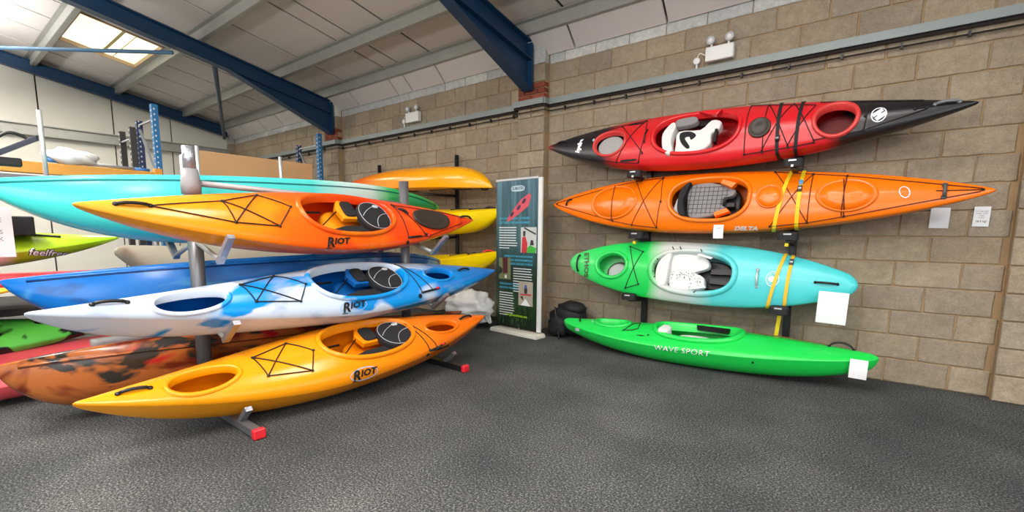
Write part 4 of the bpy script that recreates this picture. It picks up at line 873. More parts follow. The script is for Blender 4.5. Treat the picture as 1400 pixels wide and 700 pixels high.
st = S.strap(.90, .755, .40, -.50, M_ostrap, .03, 'plain slanting amber strap round the turquoise end of the short boat', 'amber straps on the short boat')
st = S.strap(.945, .925, .40, -.50, M_ostrap, .03, 'upright amber strap with buckle round the turquoise end of the short boat', 'amber straps on the short boat'); S.buckle(st, .94, .17)

# ---- green kayak on the floor
P_gr = paint('bright green plastic', 3.1, [(-1.55, (34, 216, 88)), (1.55, (24, 210, 78))], .01, 1.5, rough=.3)
K, F = K_('green'); K['de'] = .35; K['nt'] = 1.5; S = S7 = Hull(K, F, 'river_kayak', 'plain bright green kayak lying on the carpet by the block wall', dz=.022)
cp = (.05, 0, .42, .205, 2.4); hf = (-.9, .01, .2, .105, 2)
S.hull(P_gr, [cp, hf], 110); S.rim(cp, P_gr, [(-.012, -.06), (-.012, .016), (-.004, .034), (.014, .036), (.034, .028), (.04, .01), (.04, -.01)]); S.rim(hf, P_gr, [(-.012, -.05), (-.012, .008), (0, .02), (.02, .02), (.03, .004)], 'hatch_rim')
z = S.at(0, 0)[2]
S.slab(spline([(-.30, -.17), (-.31, -.1), (-.29, -.02), (-.22, -.02), (-.19, -.09), (-.21, -.17)], 3, True), z-.1, z+.025, M_foam, 'backrest', .025)
S.slab(oval(.0, 0, .2, .16, 24, 3), z-.2, z-.13, M_foam, 'seat_pad', .02)
S.slab([(.0, .16), (.34, .15), (.32, .12), (.02, .13)], z-.06, z-.01, M_black, 'thigh_brace', .01)
S.cord([[(-.71, -.16), (-.6, -.14), (-.55, -.1), (-.58, .04)], [(-.7, -.17), (-.64, 0), (-.59, .05)]], r=.005)
S.handle((-1.35, .05), (-1.3, -.05), .009, .02); S.handle((1.19, .02), (1.37, .03), .009, .045)
S.text('WAVE SPORT', -.02, -.348, .062, M_whink, .1, 'lettering', .0, sx=1.36, space=1.1, h=.012)
S.lid((-.48, -.215, .045, .008, 2), M_ink, .002, 'deck_slot', n=12, rings=(1, 0), hs=(1, 1))
S.ring_mark(-1.13, .0, .02, .05, M_whink, .006)
for (x, q_) in ((.68, .06), (.63, -.36), (.63, .1), (-.4, -.2)): S.lid((x, q_, .012, .012, 2), M_rub, .006, 'bolt', n=10, rings=(1, 0), hs=(1, 1))
S.lid((-1.29, -.19, .035, .022, 4), M_whink, .002, 'sticker', n=16, rings=(1, 0), hs=(1, 1))
# cord running along the far gunwale of the deck
S.cord([[(.55, .12), (.9, .1), (1.2, .05)], [(.55, .2), (.9, .17)]], r=.003, m=mat('brown cord', (120, 84, 40), .7))

# ---- sit-on-top boats on the far side of the grey rack
def sot(key, label, m, name='sit_on_top_kayak', groove=True, group=None, col=None):
    K, F = K_(key); S = Hull(K, F, name, label, group)
    S.hull(m, [], 100, 56)
    if groove:
        for q in (-1, 1):
            pts = [(x, q*(S.hb(x)*1.0+.02)) for x in np.linspace(-S.L/2+.12, S.L/2-.12, 40)]
            MB().tube([S.at(x, q_, .002) for x, q_ in pts], .008, 6).obj('gunwale_lip', m, S.root, True)
            MB().tube([S.at(x, q_+q*.012, .0) for x, q_ in pts], .0035, 5).obj('gunwale_groove', mat(col[0], col[1], .5), S.root, True)
    return S
P_tu = paint('turquoise white green plastic', 4.0, [(-2, (70, 214, 208)), (-.5, (72, 212, 208)), (.1, (84, 212, 204)), (.45, (196, 228, 220)), (.75, (204, 226, 214)), (1.0, (60, 196, 110)), (2, (20, 176, 84))], .02, 1.5)
S = sot('turq', 'big turquoise boat fading to green, top shelf on the far side of the grey rack', P_tu, col=('teal groove', (24, 130, 140)))
P_bs = paint('blue marbled plastic', 3.95, [(-2, (10, 112, 200)), (0, (12, 108, 186)), (2, (20, 104, 168))], .02, 1.5, blotch=(((110, 186, 222), 2.2, .56, .7), ((20, 64, 124), 1.8, .55, .7)), stretch=(.7, 2, 2))
S = sot('blue_sot', 'dark blue marbled boat behind the pale blue and white one', P_bs, col=('navy groove', (10, 40, 96)))
S.cord([[(-.75, -.3), (-.55, -.12), (-.3, -.08)]], r=.004, knots=[(-.75, -.3)], knot=.02)
P_ca = paint('camouflage orange plastic', 4.4, [(-2.2, (176, 104, 52)), (0, (204, 100, 36)), (1, (190, 78, 28)), (2.2, (170, 90, 40))], .02, 1.5, blotch=(((120, 44, 22), 2.2, .5, .6), ((52, 46, 38), 2.6, .55, .6), ((196, 32, 40), 1.9, .6, .66)), stretch=(.7, 2, 2))
S = sot('camo', 'orange, red and black camouflage boat behind the amber-orange one', P_ca, col=('brown groove', (84, 38, 18)))
S.text('feelfree', -.72, -.60, .085, mat('pale print', (214, 186, 160), .5), .3, 'lettering', .003)
# ---- boats on the wall rack behind the banner
P_yu = paint('yellow orange fade plastic', 3.78, [(-1.9, (232, 60, 30)), (-1.0, (240, 100, 20)), (-.2, (252, 150, 10)), (1.9, (255, 180, 4))], .04, 1.5)
K, F = K_('yup'); S = Hull(K, F, 'touring_kayak', 'yellow-orange boat lying upside down on the top arms behind the banner', 'boats on the black rack behind the banner'); S.hull(P_yu, [(-.2, 0, .45, .2, 2.3)], 90)
S.rim((-.2, 0, .45, .2, 2.3), M_black)
S.cord([[(.75, .1), (1.3, .16), (1.55, .05)], [(.75, -.1), (1.3, -.16), (1.55, -.05)]], r=.006, knots=[(.75, .1), (1.3, .16), (1.3, -.16)], knot=.02); S.handle((1.68, 0), (1.8, 0))
P_ye = paint('yellow plastic', 3.1, [(-1.6, (246, 212, 6)), (1.6, (250, 214, 4))], .01, 1.5)
for key, lab in (('y1', 'yellow boat on the middle arms behind the banner, just below the upside-down one'), ('y2', 'lower yellow boat behind the banner, level with the pale blue one')):
    K, F = K_(key); S = Hull(K, F, 'touring_kayak', lab, 'boats on the black rack behind the banner'); S.hull(P_ye, [], 80)
    S.cord([[(.7, -.12), (1.0, .08)], [(.75, .1), (1.05, -.1)], [(1.05, -.1), (1.35, .05)]], r=.005, knots=[(.7, -.12), (1.0, .08), (1.05, -.1)], knot=.018)
    S.handle((1.25, 0), (1.42, 0), m=M_black if key == 'y1' else M_red)

# ---- racks
def far_arm(mb, x0, x1, y, z, tip): pass
R = empty('boat_rack', (-4.55, -3.27, 0), 'free-standing grey steel boat rack with red-capped feet', 'rack')
def rl(mb): return mb   # coordinates below are relative to the rack
rx, ry = -4.55, -3.27
def rel(p): return (p[0]-rx, p[1]-ry, p[2])
for yy, ztop in ((-4.25, 1.66), (-2.30, 1.88)):
    MB().tube([rel((rx, yy, .06)), rel((rx, yy, ztop))], .05, 20).obj('post', M_post, R, True)
    for s_ in (1, -1):
        ft = MB().bar(rel((rx, yy, .035)), rel((rx+s_*.87, yy-.01, .035)), .06, .05).obj('foot', M_bpost if yy > -3 else M_post, R)
        MB().bbox(*[v for pr in ((rx+s_*.885-.022-rx, rx+s_*.885+.022-rx), (yy-.05-ry, yy+.03-ry), (.002, .07)) for v in pr], .008).obj('end_cap', M_red, ft)
        for z, zt in ((.075, .165), (.62, .735), (1.17, 1.31)):
            if z < .1:
                a, b = (rx+s_*.60, yy, .05), (rx+s_*.73, yy, zt)
            else:
                MB().tube([rel((rx+s_*.04, yy, z+.10)), rel((rx+s_*.42, yy, z-.01))], .018, 10).obj('arm', M_galv, R, True)
                a, b = (rx+s_*.42, yy, z-.03), (rx+s_*.635, yy, zt+.01)
            MB().bar(rel(a), rel(b), .045, .032).obj('arm_finger', M_tape, R)
MB().tube([rel((rx, -4.25, 1.62)), rel((rx, -4.25, 1.68)), rel((rx, -4.25, 1.80))], [.062, .066, .05], 18).obj('joint_wrap', mat('grey wrap', (140, 138, 140), .5, bump=.5, bscale=25), R, True)
MB().tube([rel((rx, -4.25, 1.78)), rel((rx, -4.25, 1.96))], .042, 16).obj('taped_post_top', M_tape, R, True)
MB().tube([rel((rx, -4.2, 1.70)), rel((rx, -2.32, 1.645))], .022, 14).obj('cross_tube', mat('grey scuffed tube', (158, 152, 152), .45, metal=.3), R, True)
MB().bar(rel((rx, -4.2, .035)), rel((rx, -2.35, .035)), .05, .05).obj('base_rail', M_post, R)

R2 = empty('black_boat_rack', (-2.03, -.05, 0), 'black steel rack on the block wall that carries three boats', 'rack')
def rw(p): return (p[0]+2.03, p[1]+.05, p[2])
pads = [(-2.79, 2.035, -.5), (-1.258, 2.03, -.5), (-2.745, 1.36, -.5), (-1.25, 1.365, -.5), (-2.80, .66, -.5), (-1.28, .665, -.48)]
for px in (-2.795, -1.265):
    MB().bbox(px-.03+2.03, px+.03+2.03, -.035, .03, .02, 2.15, .004).obj('post', M_bpost, R2)
    MB().bbox(px-.04+2.03, px+.04+2.03, -.42, .03, 0, .03, .004).obj('foot', M_bpost, R2)
for i, (px, pz, py) in enumerate(pads):
    xp = -2.795 if i % 2 == 0 else -1.265
    a = MB().bar(rw((xp, -.08, pz-.09)), rw((px, py+.02, pz-.05)), .045, .05).obj('arm', M_bpost, R2)
    p = rw((px, py, pz))
    pm = MB().prism(oval(0, 0, .085, .05, 20, 3), 0, .075, .02, f=lambda x, y, z: (p[0]+x, p[1]+y, p[2]-.055+z))
    pd = pm.obj('pad', M_rub, R2)
    MB().bbox(p[0]-.035, p[0]+.03, p[1]-.056, p[1]-.046, p[2]-.008, p[2]+.006, .002).obj('pad_highlight_strip', mat('painted highlight', (214, 214, 216), .2, metal=.3), pd)  # pale strip stands in for the highlight on the black pad
    if i in (0, 1):
        MB().tube([(p[0], p[1]-.045, p[2]-.05), (p[0], p[1]-.06, p[2]-.05)], .014, 4).obj('bolt_head', M_white, pd)
    elif i < 4: MB().bbox(p[0]-.02, p[0]+.01, p[1]-.04, p[1]-.01, p[2]-.115, p[2]-.085, .003).obj('strap_end', M_ystrap, pd)
ts = MB().bar((-1.295, -.3, .62), (-1.32, -.28, .34), .035, .003, up=(0, 1, 0)); ts.obj('hanging_strap', M_ystrap, None, label='yellow strap tail hanging from the lowest right wall arm', cat='strap')
R3 = empty('black_boat_rack', (-6.9, -.1, 0), 'black steel rack behind the banner with round posts', 'rack')
for px in (-7.93, -5.95):
    MB().tube([(px+6.9, 0, .0), (px+6.9, 0, 2.56)], .034, 12).obj('post', M_bpost, R3, True)
    for z in (.72, 1.28, 1.93):
        MB().tube([(px+6.9, 0, z), (px+6.9, -.68, z-.02)], .022, 8).obj('arm', M_bpost, R3, True)

# ---- paper signs
def sheet_of_paper(x, z, w, h, y, lab, rot=0, lines=None, name='paper_sign', curl=.01, cat='sign', m=None, rotx=0):
    o = empty(name, (x, y, z), lab, cat); o.rotation_euler = (rotx, rot, 0)
    V = []; F = []; n = 6
    for j in range(n+1):
        for i in range(n+1):
            u, v = i/n-.5, j/n-.5; V.append((u*w, -curl*math.sin(math.pi*(v+.5))*.6-.001, v*h))
    for j in range(n):
        for i in range(n): q = j*(n+1)+i; F.append((q, q+1, q+n+2, q+n+1))
    k = len(V); V += [(a, b+.0015, c) for a, b, c in V]; F += [tuple(i+k for i in f)[::-1] for f in F]
    link('sheet', mesh('sheet', V, F, m or M_paper, True), o)
    for (body, lx, lz, s_, mm) in (lines or []):
        T, TF = text_polys(body, s_); yy = -curl*math.sin(math.pi*(lz/h+.5))*.6-.003
        link('print', mesh('print', [(lx+a, yy, lz+b) for a, b, _ in T], TF, mm), o)
    return o
M_pink = mat('grey print', (120, 122, 130), .6)
sheet_of_paper(-.185, 1.513, .128, .175, -.014, 'blank white sheet taped to the wall below the black toggle end of the all-orange boat', rot=.02)
sheet_of_paper(.075, 1.522, .10, .165, -.014, 'white sheet with small print taped to the wall by the tip of the all-orange boat', rot=.02,
    lines=[('touring kayak', 0, .045, .014, M_pink), ('length  width', 0, .027, .014, M_pink), ('weight', 0, .010, .012, M_pink), ('capacity', 0, -.008, .012, M_pink), ('18.5 kg!', 0, -.04, .022, M_ink)])
sheet_of_paper(-.86, .715, .225, .285, -.53, 'large blank white card hanging from the turquoise end of the short boat', rot=.03, curl=.02)
sheet_of_paper(-.625, .235, .125, .165, -.70, 'small white card hung on the end of the plain green boat', rot=.02, curl=.015)
bpy.data.objects.remove(tg)
sheet_of_paper(-1.865, 1.385, .095, .135, -.52, 'small white tag hanging below the cockpit of the all-orange boat', name='price_tag', cat='tag', lines=[('sale', 0, .035, .025, M_pink)])

# ---- roller banner
bw = .79; ang = math.atan2(-.078, .845)
B = empty('roller_banner', (-4.36, -.57, 0), 'dark green roller banner with a red boat and blue headings standing by the pier', 'banner', rotz=ang)
def bannermat():
    m = bpy.data.materials.new('banner print'); m.use_nodes = True; nt = m.node_tree; N = nt.nodes; Lk = nt.links
    p = N['Principled BSDF']; p.inputs['Roughness'].default_value = .35
    tc = N.new('ShaderNodeTexCoord'); mp = N.new('ShaderNodeMapping'); mp.inputs['Scale'].default_value = (14, 1, .7); Lk.new(tc.outputs['Object'], mp.inputs[0])
    nz = N.new('ShaderNodeTexNoise'); nz.inputs['Scale'].default_value = 1.2; nz.inputs['Detail'].default_value = 5; Lk.new(mp.outputs[0], nz.inputs['Vector'])
    sp = N.new('ShaderNodeSeparateXYZ'); Lk.new(tc.outputs['Object'], sp.inputs[0]); mr = N.new('ShaderNodeMapRange'); mr.inputs[1].default_value = .1; mr.inputs[2].default_value = 2.05; Lk.new(sp.outputs['Z'], mr.inputs[0])
    ra = ramp_nodes(nt, [(0, rgb(24, 40, 26)), (.15, rgb(36, 66, 34)), (.35, rgb(34, 56, 44)), (.6, rgb(44, 78, 80)), (1, rgb(56, 90, 104))], mr.outputs[0])
    rb = ramp_nodes(nt, [(0, rgb(16, 26, 20)), (.15, rgb(24, 48, 24)), (.35, rgb(24, 42, 34)), (.6, rgb(70, 106, 112)), (1, rgb(96, 134, 150))], mr.outputs[0])
    rr_ = ramp_nodes(nt, [(.4, (0, 0, 0, 1)), (.62, (1, 1, 1, 1))], nz.outputs['Fac'])
    mx = N.new('ShaderNodeMix'); mx.data_type = 'RGBA'; Lk.new(rr_.outputs[0], mx.inputs[0]); Lk.new(ra.outputs[0], mx.inputs[6]); Lk.new(rb.outputs[0], mx.inputs[7]); Lk.new(mx.outputs[2], p.inputs['Base Color'])
    return m
MB().box(-bw/2+.0, bw/2-.05, -.012, -.008, .09, 2.04).obj('print_panel', bannermat(), B)
MB().bbox(-bw/2-.005, bw/2-.045, -.022, .006, 2.035, 2.065, .004).obj('top_rail', mat('silver rail', (206, 208, 210), .35, metal=.4), B)
MB().bbox(bw/2-.06, bw/2+.005, -.004, .03, .07, 2.05, .004).obj('side_margin', M_white, B)
MB().prism([(-.42, -.11), (.425, -.11), (.425, .08), (-.42, .08)], .0, .055, .03).obj('base', mat('cream base', (224, 220, 206), .45), B)
MB().tube([(0, .03, .05), (0, .03, 2.0)], .012, 8).obj('support_pole', M_galv, B)
M_cyan = mat('light blue print', (70, 176, 210), .5); M_lime = mat('lime print', (170, 214, 40), .5)
def btext(body, x, z, size, m, align='LEFT', name='heading', sx=1):
    T, TF = text_polys(body, size, 0, .001 if name == 'heading' else 0, align)
    return link(name, mesh(name, [(x+a*sx, -.0135, z+b) for a, b, _ in T], TF, m), B)
btext('WE KNOW OUR BOATS TO THE VERY', -.34, 1.545, .039, M_cyan, sx=.82); btext('LAST THREAD: THEY ARE HAND-MADE', -.34, 1.49, .039, M_cyan, sx=.80)
btext('WE MANUFACTURE OUR BOATS FROM', .27, 1.045, .036, M_cyan, 'RIGHT', sx=.8); btext('RUBBER, THEY ARE ENVIRONMENTALLY', .27, .995, .036, M_cyan, 'RIGHT', sx=.78); btext('FRIENDLY AND EASY TO REPAIR', .27, .945, .036, M_cyan, 'RIGHT', sx=.8)
btext('THROUGH POINT THE THREAD IS OUR', -.33, .665, .036, M_cyan, sx=.78); btext('DEEP-STITCH TECHNOLOGY', -.33, .615, .036, M_cyan, sx=.8)
btext('www.gumotexboats.com', -.02, .25, .045, M_lime, 'CENTER', sx=.9)
tl = MB(); rb = random.Random(5)
def lines(x0, x1, z0, n, dz):
    for k in range(n): tl.box(x0, x1-rb.uniform(0, .03)-(.12 if k == n-1 else 0), -.0135, -.0125, z0-k*dz, z0-k*dz+.011)
lines(-.34, .0, 1.42, 9, .034); lines(-.07, .27, .88, 10, .034); lines(-.33, -.05, .54, 10, .034)
o = tl.obj('body_text', M_whink, B); o['kind'] = 'stuff'
def pic(x0, x1, z0, z1, base, bits):
    f = MB().box(x0, x1, -.0140, -.0125, z0, z1).obj('photo_print', base, B)
    for (poly, m) in bits: MB().add([(x0+(x1-x0)*a, -.0146, z0+(z1-z0)*b) for a, b in poly], [tuple(range(len(poly)))]).obj('picture_shape', m, f)
MR, MG, MD = mat('print red', (196, 46, 58), .5), mat('print green', (60, 170, 60), .5), mat('print dark', (48, 44, 44), .5)
pic(.06, .33, 1.1, 1.43, mat('print pale', (190, 194, 190), .5), [([(.05, 0), (.4, 0), (.45, .35), (.3, .65), (.1, .6)], MR), ([(.15, .65), (.3, .65), (.32, .85), (.15, .85)], MD), ([(.35, 0), (.95, 0), (1, .2), (.6, .3), (.35, .15)], MG), ([(.6, .3), (.85, .3), (.8, .5), (.65, .5)], MD), ([(.2, .95), (.95, .7), (.97, .76), (.25, 1)], MD)])
pic(-.34, -.12, .64+.09, 1.02, mat('print olive', (118, 124, 84), .5), [([(.35, .25), (.75, .3), (.75, 1), (.3, 1)], mat('print maroon', (84, 30, 34), .5)), ([(.5, .05), (.68, .05), (.66, .2), (.52, .2)], M_whink), ([(0, .2), (.3, .3), (.3, .5), (0, .6)], MD)])
pic(.03, .28, .40, .72, mat('print beige', (176, 166, 150), .5), [([(.1, .42), (.9, .44), (.9, .5), (.1, .48)], MR), ([(.42, .5), (.6, .5), (.62, .72), (.4, .72)], MD), ([(.42, .72), (.6, .72), (.58, .86), (.44, .86)], mat('print blue', (70, 100, 170), .5)), ([(.15, .0), (.5, .3), (.85, 0)], M_whink), ([(.1, .35), (.35, .2), (.3, .4)], MD)])
f = MB().add([(x, -.0140, z) for x, z in [(.20, 1.86), (.235, 1.83), (.19, 1.70), (.02, 1.60), (-.13, 1.52), (-.19, 1.50), (-.19, 1.54), (-.10, 1.64), (.05, 1.78)]], [tuple(range(9))]).obj('boat_picture', mat('print pink red', (206, 78, 92), .5), B)
for (cx, cz) in ((.11, 1.765), (.02, 1.685), (-.10, 1.60)): MB().add([(x, -.0145, z) for x, z in oval(cx, cz, .045, .022, 14, 2, .75)], [tuple(range(14))]).obj('boat_cockpit', mat('print plum', (66, 36, 70), .5), f)
f = MB().add([(x, -.0138, z) for x, z in oval(0, 1.93, .12, .038, 24, 3)], [tuple(range(24))]).obj('logo_badge', mat('print pale blue', (186, 206, 214), .4), B)
V, Fc = text_polys('GUMOTEX', .05, 0, .002); link('logo_letters', mesh('logo_letters', [(a*.85, -.0145, 1.93+b) for a, b, _ in V], Fc, mat('print slate', (70, 100, 120), .4)), f)
g_ = MB(); 
for k in range(70): 
    x, z = rb.uniform(-.37, .30), rb.uniform(.1, .42); g_.add([(x, -.0128, z), (x+.012, -.0128, z+.01), (x+.004, -.0128, z+rb.uniform(.03, .08))], [(0, 1, 2)])
o = g_.obj('printed_leaves', mat('print leaf', (66, 104, 40), .5), B); o['kind'] = 'stuff'

# ---- black backpack behind the plain green boat
P = empty('backpack', (-3.72, -.25, 0), 'black fabric backpack slumped against the wall behind the plain green boat', 'bag')
rn = random.Random(8)
def lump(d): return 1+.06*math.sin(5*d.x+3*d.z)+.05*math.sin(7*d.z+4*d.y+1)-.1*max(0, d.z)**2
MB().blob((-.02, 0, .225), (.29, .2, .235), 24, 16, lambda d: lump(d)*(1.0/max(abs(d.x)**3+abs(d.y)**3+abs(d.z)**3, .01)**(1/3))*.88).obj('main_bag', M_nylon, P, True)
MB().blob((-.1, -.14, .16), (.15, .09, .16), 16, 12, lambda d: lump(d)*(1.0/max(abs(d.x)**3+abs(d.y)**3+abs(d.z)**3, .01)**(1/3))*.9).obj('front_pocket', M_nylon, P, True)
MB().blob((.04, -.02, .40), (.2, .15, .085), 16, 10, lump).obj('lid', M_nylon, P, True)
MB().tube(spline([(-.14, -.17, .40), (-.1, -.2, .28), (-.06, -.21, .14), (-.04, -.22, .02), (-.02, -.25, .01)], 4), .011, 6).obj('shoulder_strap', M_black, P, True)
MB().tube(spline([(.0, -.05, .42), (.04, -.05, .47), (.09, -.05, .42)], 4), .010, 6).obj('grab_loop', M_black, P, True)

# ---- polythene bundle and paddle by the banner
b = MB().blob((-5.18, -.66, .30), (.42, .26, .25), 32, 20, lambda d: 1+.10*math.sin(9*d.x+5*d.z)+.09*math.sin(13*d.z-4*d.y)-.1*abs(d.x)+.06*math.sin(23*d.x+11*d.z))
b.obj('polythene_bundle', M_poly, None, True, 'crumpled clear polythene bundle on the floor behind the right ends of the grey rack boats', 'bundle')
pdl = empty('paddle', (-4.86, -.62, 0), 'white paddle blades leaning beside the left edge of the banner', 'paddle')
MB().prism(oval(0, 0, .05, .13, 20, 2.5), 0, .012, .004, f=lambda x, y, z: (x+y*-.45, -z, .22+y)).obj('blade', M_white, pdl)
MB().prism(oval(0, 0, .04, .09, 20, 2.5), 0, .012, .004, f=lambda x, y, z: (-.16+x+y*-.5, -z, .43+y)).obj('blade', M_white, pdl)
MB().tube([(-.13, 0, .36), (-.04, 0, .30)], .014, 8).obj('shaft', M_white, pdl, True)
MB().tube(spline([(-.3, 0, .14), (-.2, -.02, .2), (-.12, 0, .27)], 4), .006, 6).obj('leash', M_black, pdl, True)
MB().bbox(-6.2, -4.8, -.5, -.15, 0, .09, .006).obj('floor_plinth', mat('dark plinth', (44, 42, 40), .7), None, label='low dark plinth on the floor against the wall behind the banner', cat='plinth')

# ---- stock behind the grey rack
def simple(name, label, tl, tr_, roll, m, group=None, **kw):
    K = dict(B=.33, d=.24, h=.1, c=.5, pl=2.2, pr=2.2, rl=.06, rr=.06, kl=3, kr=3, nt=1.9, nb=2.6, q=.97); K.update(kw)
    a, b = np.array(tl, float), np.array(tr_, float); x = b-a; K['L'] = float(np.linalg.norm(x)); x = x/K['L']
    up = np.array([0, 0, 1.]); up -= x*(up@x); up /= np.linalg.norm(up); sd = np.cross(x, up)
    if sd@(CAM-(a+b)/2) < 0: sd = -sd
    z = math.cos(roll)*up+math.sin(roll)*sd; y = np.cross(z, x)
    S = Hull(K, [(a+b)/2, x, y, z], name, label, group); S.hull(m, [], 80, 48); return S
G2 = 'boats stored behind the grey rack'
P_li = paint('lime and white plastic', 3.3, [(-1.65, (226, 228, 226)), (.72, (228, 230, 226)), (.86, (176, 206, 40)), (1.65, (140, 190, 20))], .03, 4)
S = simple('sit_on_top_kayak', 'lime green boat with a white middle and pale lettering seen under the turquoise boat', (-6.8, -7.5, 1.26), (-6.8, -4.2, 1.28), .35, P_li, G2, d=.2, h=.07)
S.text('feelfree', 1.08, -.25, .09, M_ink, .3, 'lettering', .006, h=.004); S.text('feelfree', 1.08, -.25, .09, M_whink, .3, 'lettering', .001, h=.008)
S.cord([[(.7, .05), (.9, .1), (1.2, .0)]], r=.012)
P_be = paint('pale tan plastic', 3.6, [(-1.8, (200, 190, 166)), (1.8, (200, 190, 168))], .02, 2)
simple('canoe', 'beige hull under the turquoise boat with its blunt left end showing', (-6.6, -4.28, 1.17), (-6.6, -1.0, 1.14), -.2, P_be, G2, d=.36, h=.03, el=.6, kl=8, B=.34)
P_y2 = mat('amber plastic', (250, 176, 14), .35)
simple('touring_kayak', 'amber nose poking in below the dark blue boat at the left edge', (-5.95, -8.4, .90), (-5.95, -5.03, .89), .2, P_y2, G2, d=.09, h=.05)
P_rp = paint('orange pink plastic', 3.4, [(-1.7, (240, 130, 60)), (0, (226, 70, 80)), (1.7, (200, 40, 70))], .02, 2)
simple('touring_kayak', 'pink-red boat showing as a thin line above the dark blue boat', (-6.3, -7.4, .975), (-6.3, -4.36, .985), .1, P_rp, G2, d=.08, h=.05)
P_gb = paint('green and black plastic', 3.4, [(-1.7, (90, 190, 70)), (1.7, (90, 190, 70))], .02, 2, blotch=(((28, 30, 26), 3.2, .5, .53),))
simple('touring_kayak', 'green boat with black blotches below the dark blue boat at the left edge', (-6.2, -8.2, .62), (-6.2, -4.3, .50), .5, P_gb, G2, d=.14, h=.1, B=.28)
S = simple('sit_on_top_kayak', 'red open boat with a grey tube along it behind the camouflage boat', (-5.95, -6.9, .31), (-5.95, -3.4, .35), .3, mat('coral plastic', (226, 84, 92), .35), G2, d=.2, h=.05)
S.cord([[(.5, .05), (1.0, .05), (1.5, .02)]], r=.05, m=mat('grey tube plastic', (162, 164, 160), .4), name='grey_tube')
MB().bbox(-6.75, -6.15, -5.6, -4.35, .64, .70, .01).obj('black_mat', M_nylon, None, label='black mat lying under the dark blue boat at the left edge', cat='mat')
MB().bbox(-6.9, -6.6, -5.1, -4.84, 1.30, 1.47, .01).obj('black_crate', M_nylon, None, label='black box on the lime green boat beside the paper notice', cat='box')
sg = empty('paper_notice', (-6.4, -5.12, 1.33), 'large white notice hanging at the left edge under the turquoise boat', 'notice', rotz=math.pi/2)
MB().bbox(-.35, .12, -.004, .004, -.21, .21, .001).obj('sheet', M_paper, sg)
for i, (t_, zz_) in enumerate((('GE', .1), ('BOATS', .0), ('IN STOCK', -.06))):
    T, TF = text_polys(t_, .05, 0, 0, 'RIGHT'); link('handwriting', mesh('handwriting', [(.06+a, -.006, zz_+b_2) for a, b_2, _ in T], TF, M_pink), sg)
# second grey rack carrying them
R4 = empty('boat_rack', (-6.75, -3.27, 0), 'plain grey rack half hidden behind the turquoise and dark blue boats', 'rack')
for yy in (-5.25, -4.0, -2.3):
    MB().tube([(.35, yy+3.27, .0), (.35, yy+3.27, 1.9)], .03, 10).obj('post', M_post, R4, True)
    for z in (.38, .80, 1.03): MB().bar((-.45, yy+3.27, z-.1), (.75, yy+3.27, z-.1), .04, .03).obj('arm', M_post, R4)
    MB().bar((-.6, yy+3.27, .025), (.8, yy+3.27, .025), .06, .05).obj('foot', M_post, R4)
MB().bar((.35, -2.2, 1.80), (.35, 1.6, 1.80), .04, .04).obj('top_bar', M_post, R4)
for yy in (-4.81, -3.70, -2.87): MB().tube([(.75-.0, yy+3.27, 1.69), (.75, yy+3.27, 2.19 if yy > -4 else 2.31)], .017, 8).obj('thin_upright', mat('bright zinc', (206, 208, 208), .35, metal=.4), R4, True)
MB().bar((.75, -2.3, 1.70), (.75, 1.6, 1.70), .04, .04).obj('side_bar', M_post, R4)
bx = empty('cardboard_box', (-6.65, -2.95, 1.9), 'long brown cardboard box standing on the rack above the turquoise boat', 'box')
MB().bbox(-.2, .3, -.62, .66, 0, .30, .006).obj('carton', M_card, bx)
MB().bbox(-.19, .29, -.645, -.621, .005, .295, .004).obj('end_panel', mat('white board', (226, 220, 220), .6), bx)
MB().box(-.19, .29, -.6, .64, .3005, .302).obj('parcel_tape', mat('parcel tape', (176, 128, 84), .3), bx)

# pallet racking with perforated uprights
def racking(y, lab):
    t = empty('pallet_racking', (-9.0, y, 0), lab, 'racking', 'perforated blue racking frames')
    for dx, h_, mm in ((0, 3.15, mat('racking blue', (36, 106, 158), .45)), (-.75, 3.02, mat('racking navy', (40, 56, 92), .45))):
        m = MB(); m.box(dx-.04, dx+.04, -.005, .005, 0, h_).box(dx-.045, dx-.037, -.005, .07, 0, h_).box(dx+.037, dx+.045, -.005, .07, 0, h_)
        u = m.obj('upright', mm, t)
        hl = MB(); z = 1.7
        while z < h_-.04:
            for sx in (-.02, .02): hl.box(dx+sx-.007, dx+sx+.007, -.008, -.004, z, z+.022)
            for sy in (.02,): hl.box(dx+.0445, dx+.047, sy-.008, sy+.01, z+.02, z+.045)
            z += .075
        o = hl.obj('upright_slots', mat('pale slots', (204, 206, 204), .5), u); o['kind'] = 'stuff'
        MB().box(dx-.07, dx+.07, -.04, .09, 0, .01).obj('base_plate', mm, t)
    zz = mat('zinc brace', (168, 172, 176), .4, metal=.4)
    for z in (1.2, 2.0, 2.95): MB().bar((-.75, .03, z), (0, .03, z), .03, .02).obj('brace', zz, t)
    MB().bar((-.72, .03, 2.9), (-.04, .03, 2.1), .035, .015).obj('brace', zz, t)
    return t
t1 = racking(-3.22, 'blue and dark perforated racking frame left of the cardboard box')
t2 = racking(-.68, 'blue perforated racking frame right of the cardboard box')
t3 = empty('pallet_racking', (-10.35, -3.3, 0), 'charcoal perforated racking frame farthest left', 'racking', 'perforated blue racking frames')
for dx in (0, .55):
    MB().box(dx-.04, dx+.04, -.005, .005, 0, 2.92).box(dx+.037, dx+.045, -.005, .07, 0, 2.92).obj('upright', mat('charcoal steel', (60, 58, 56), .5), t3)
    hl = MB(); z = 1.9
    while z < 2.88: hl.box(dx-.012, dx+.012, -.009, -.005, z, z+.03); z += .08
    o = hl.obj('upright_slots', mat('pale slots', (204, 206, 204), .5), t3); o['kind'] = 'stuff'
for z in (1.3, 2.2, 2.75): MB().bar((0, .02, z), (.55, .02, z), .03, .02).obj('brace', mat('zinc brace', (168, 172, 176), .4, metal=.4), t3)
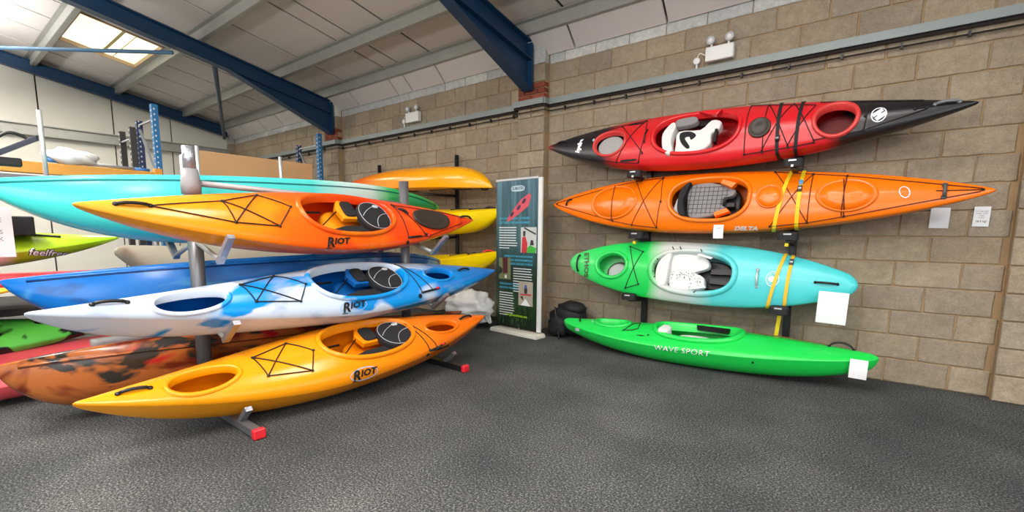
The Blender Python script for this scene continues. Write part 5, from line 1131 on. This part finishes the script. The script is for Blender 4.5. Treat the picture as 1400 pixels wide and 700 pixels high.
bm = empty('racking_beam', (-8.9, -4.5, 2.06), 'ochre timber beam spanning the racking behind the turquoise boat', 'beam')
MB().bbox(-.06, .05, -1.6, 1.28, -.02, .12, .006).obj('beam', mat('ochre timber', (206, 148, 60), .6, var=.12, vscale=6), bm)
MB().bbox(-.06, .06, 1.22, 1.31, -.05, .17, .005).obj('end_bracket', mat('orange bracket', (222, 150, 50), .5), bm)
MB().box(-.052, -.05, -.2, .2, .02, .06).obj('scuff_plate', M_card, bm)
MB().blob((-8.93, -4.14, 2.285), (.13, .27, .11), 28, 16, lambda d: 1+.12*math.sin(6*d.y+4*d.z)+.06*math.sin(15*d.y+9*d.x)-.25*max(0, d.y)*max(0, d.z)).obj('plastic_bag', mat('thin white plastic', (238, 240, 240), .4, bump=.5, bscale=14), None, True, 'crumpled white plastic bag on the ochre beam', 'bag')
sk_ = empty('silver_tube', (-8.9, -3.95, 2.203), 'silver and blue tube lying on the ochre beam', 'tube')
MB().tube([(0, -.4, .02), (0, .45, 0)], .022, 10).obj('tube_body', mat('silver tube', (196, 202, 208), .3, metal=.5), sk_, True)
MB().tube([(0, -.45, .021), (0, -.32, .018)], .03, 10).obj('blue_sleeve', mat('blue sleeve', (60, 120, 190), .4), sk_, True); MB().tube([(0, .45, 0), (0, .62, -.005)], .024, 10).obj('blue_sleeve', mat('blue sleeve', (60, 120, 190), .4), sk_, True)
hv = empty('hand_tool_case', (-5.2, -5.06, 1.775), 'black and red handled clamp case lying on the left end of the turquoise boat', 'tool', rotz=.0); hv.scale = (.62, .62, .8)
MB().prism([(-.05, -.20), (.05, -.22), (.05, .17), (-.02, .20)], 0, .05, .01, f=lambda x, y, z: (x, y, .04+z+.5*(y+.2))).obj('case_body', mat('slate plastic', (52, 56, 70), .4), hv)
MB().tube(spline([(.03, -.28, .06), (.03, -.17, .18), (.03, -.05, .27), (.03, .06, .26), (.03, .12, .22)], 4), .014, 8).obj('handle', M_black, hv, True)
MB().blob((.03, -.20, .10), (.03, .05, .12), 12, 8).obj('red_grip', mat('coral grip', (230, 96, 90), .4), hv, True)
MB().bbox(-.06, .05, -.2, .04, -.0, .07, .01).obj('case_foot', M_black, hv)
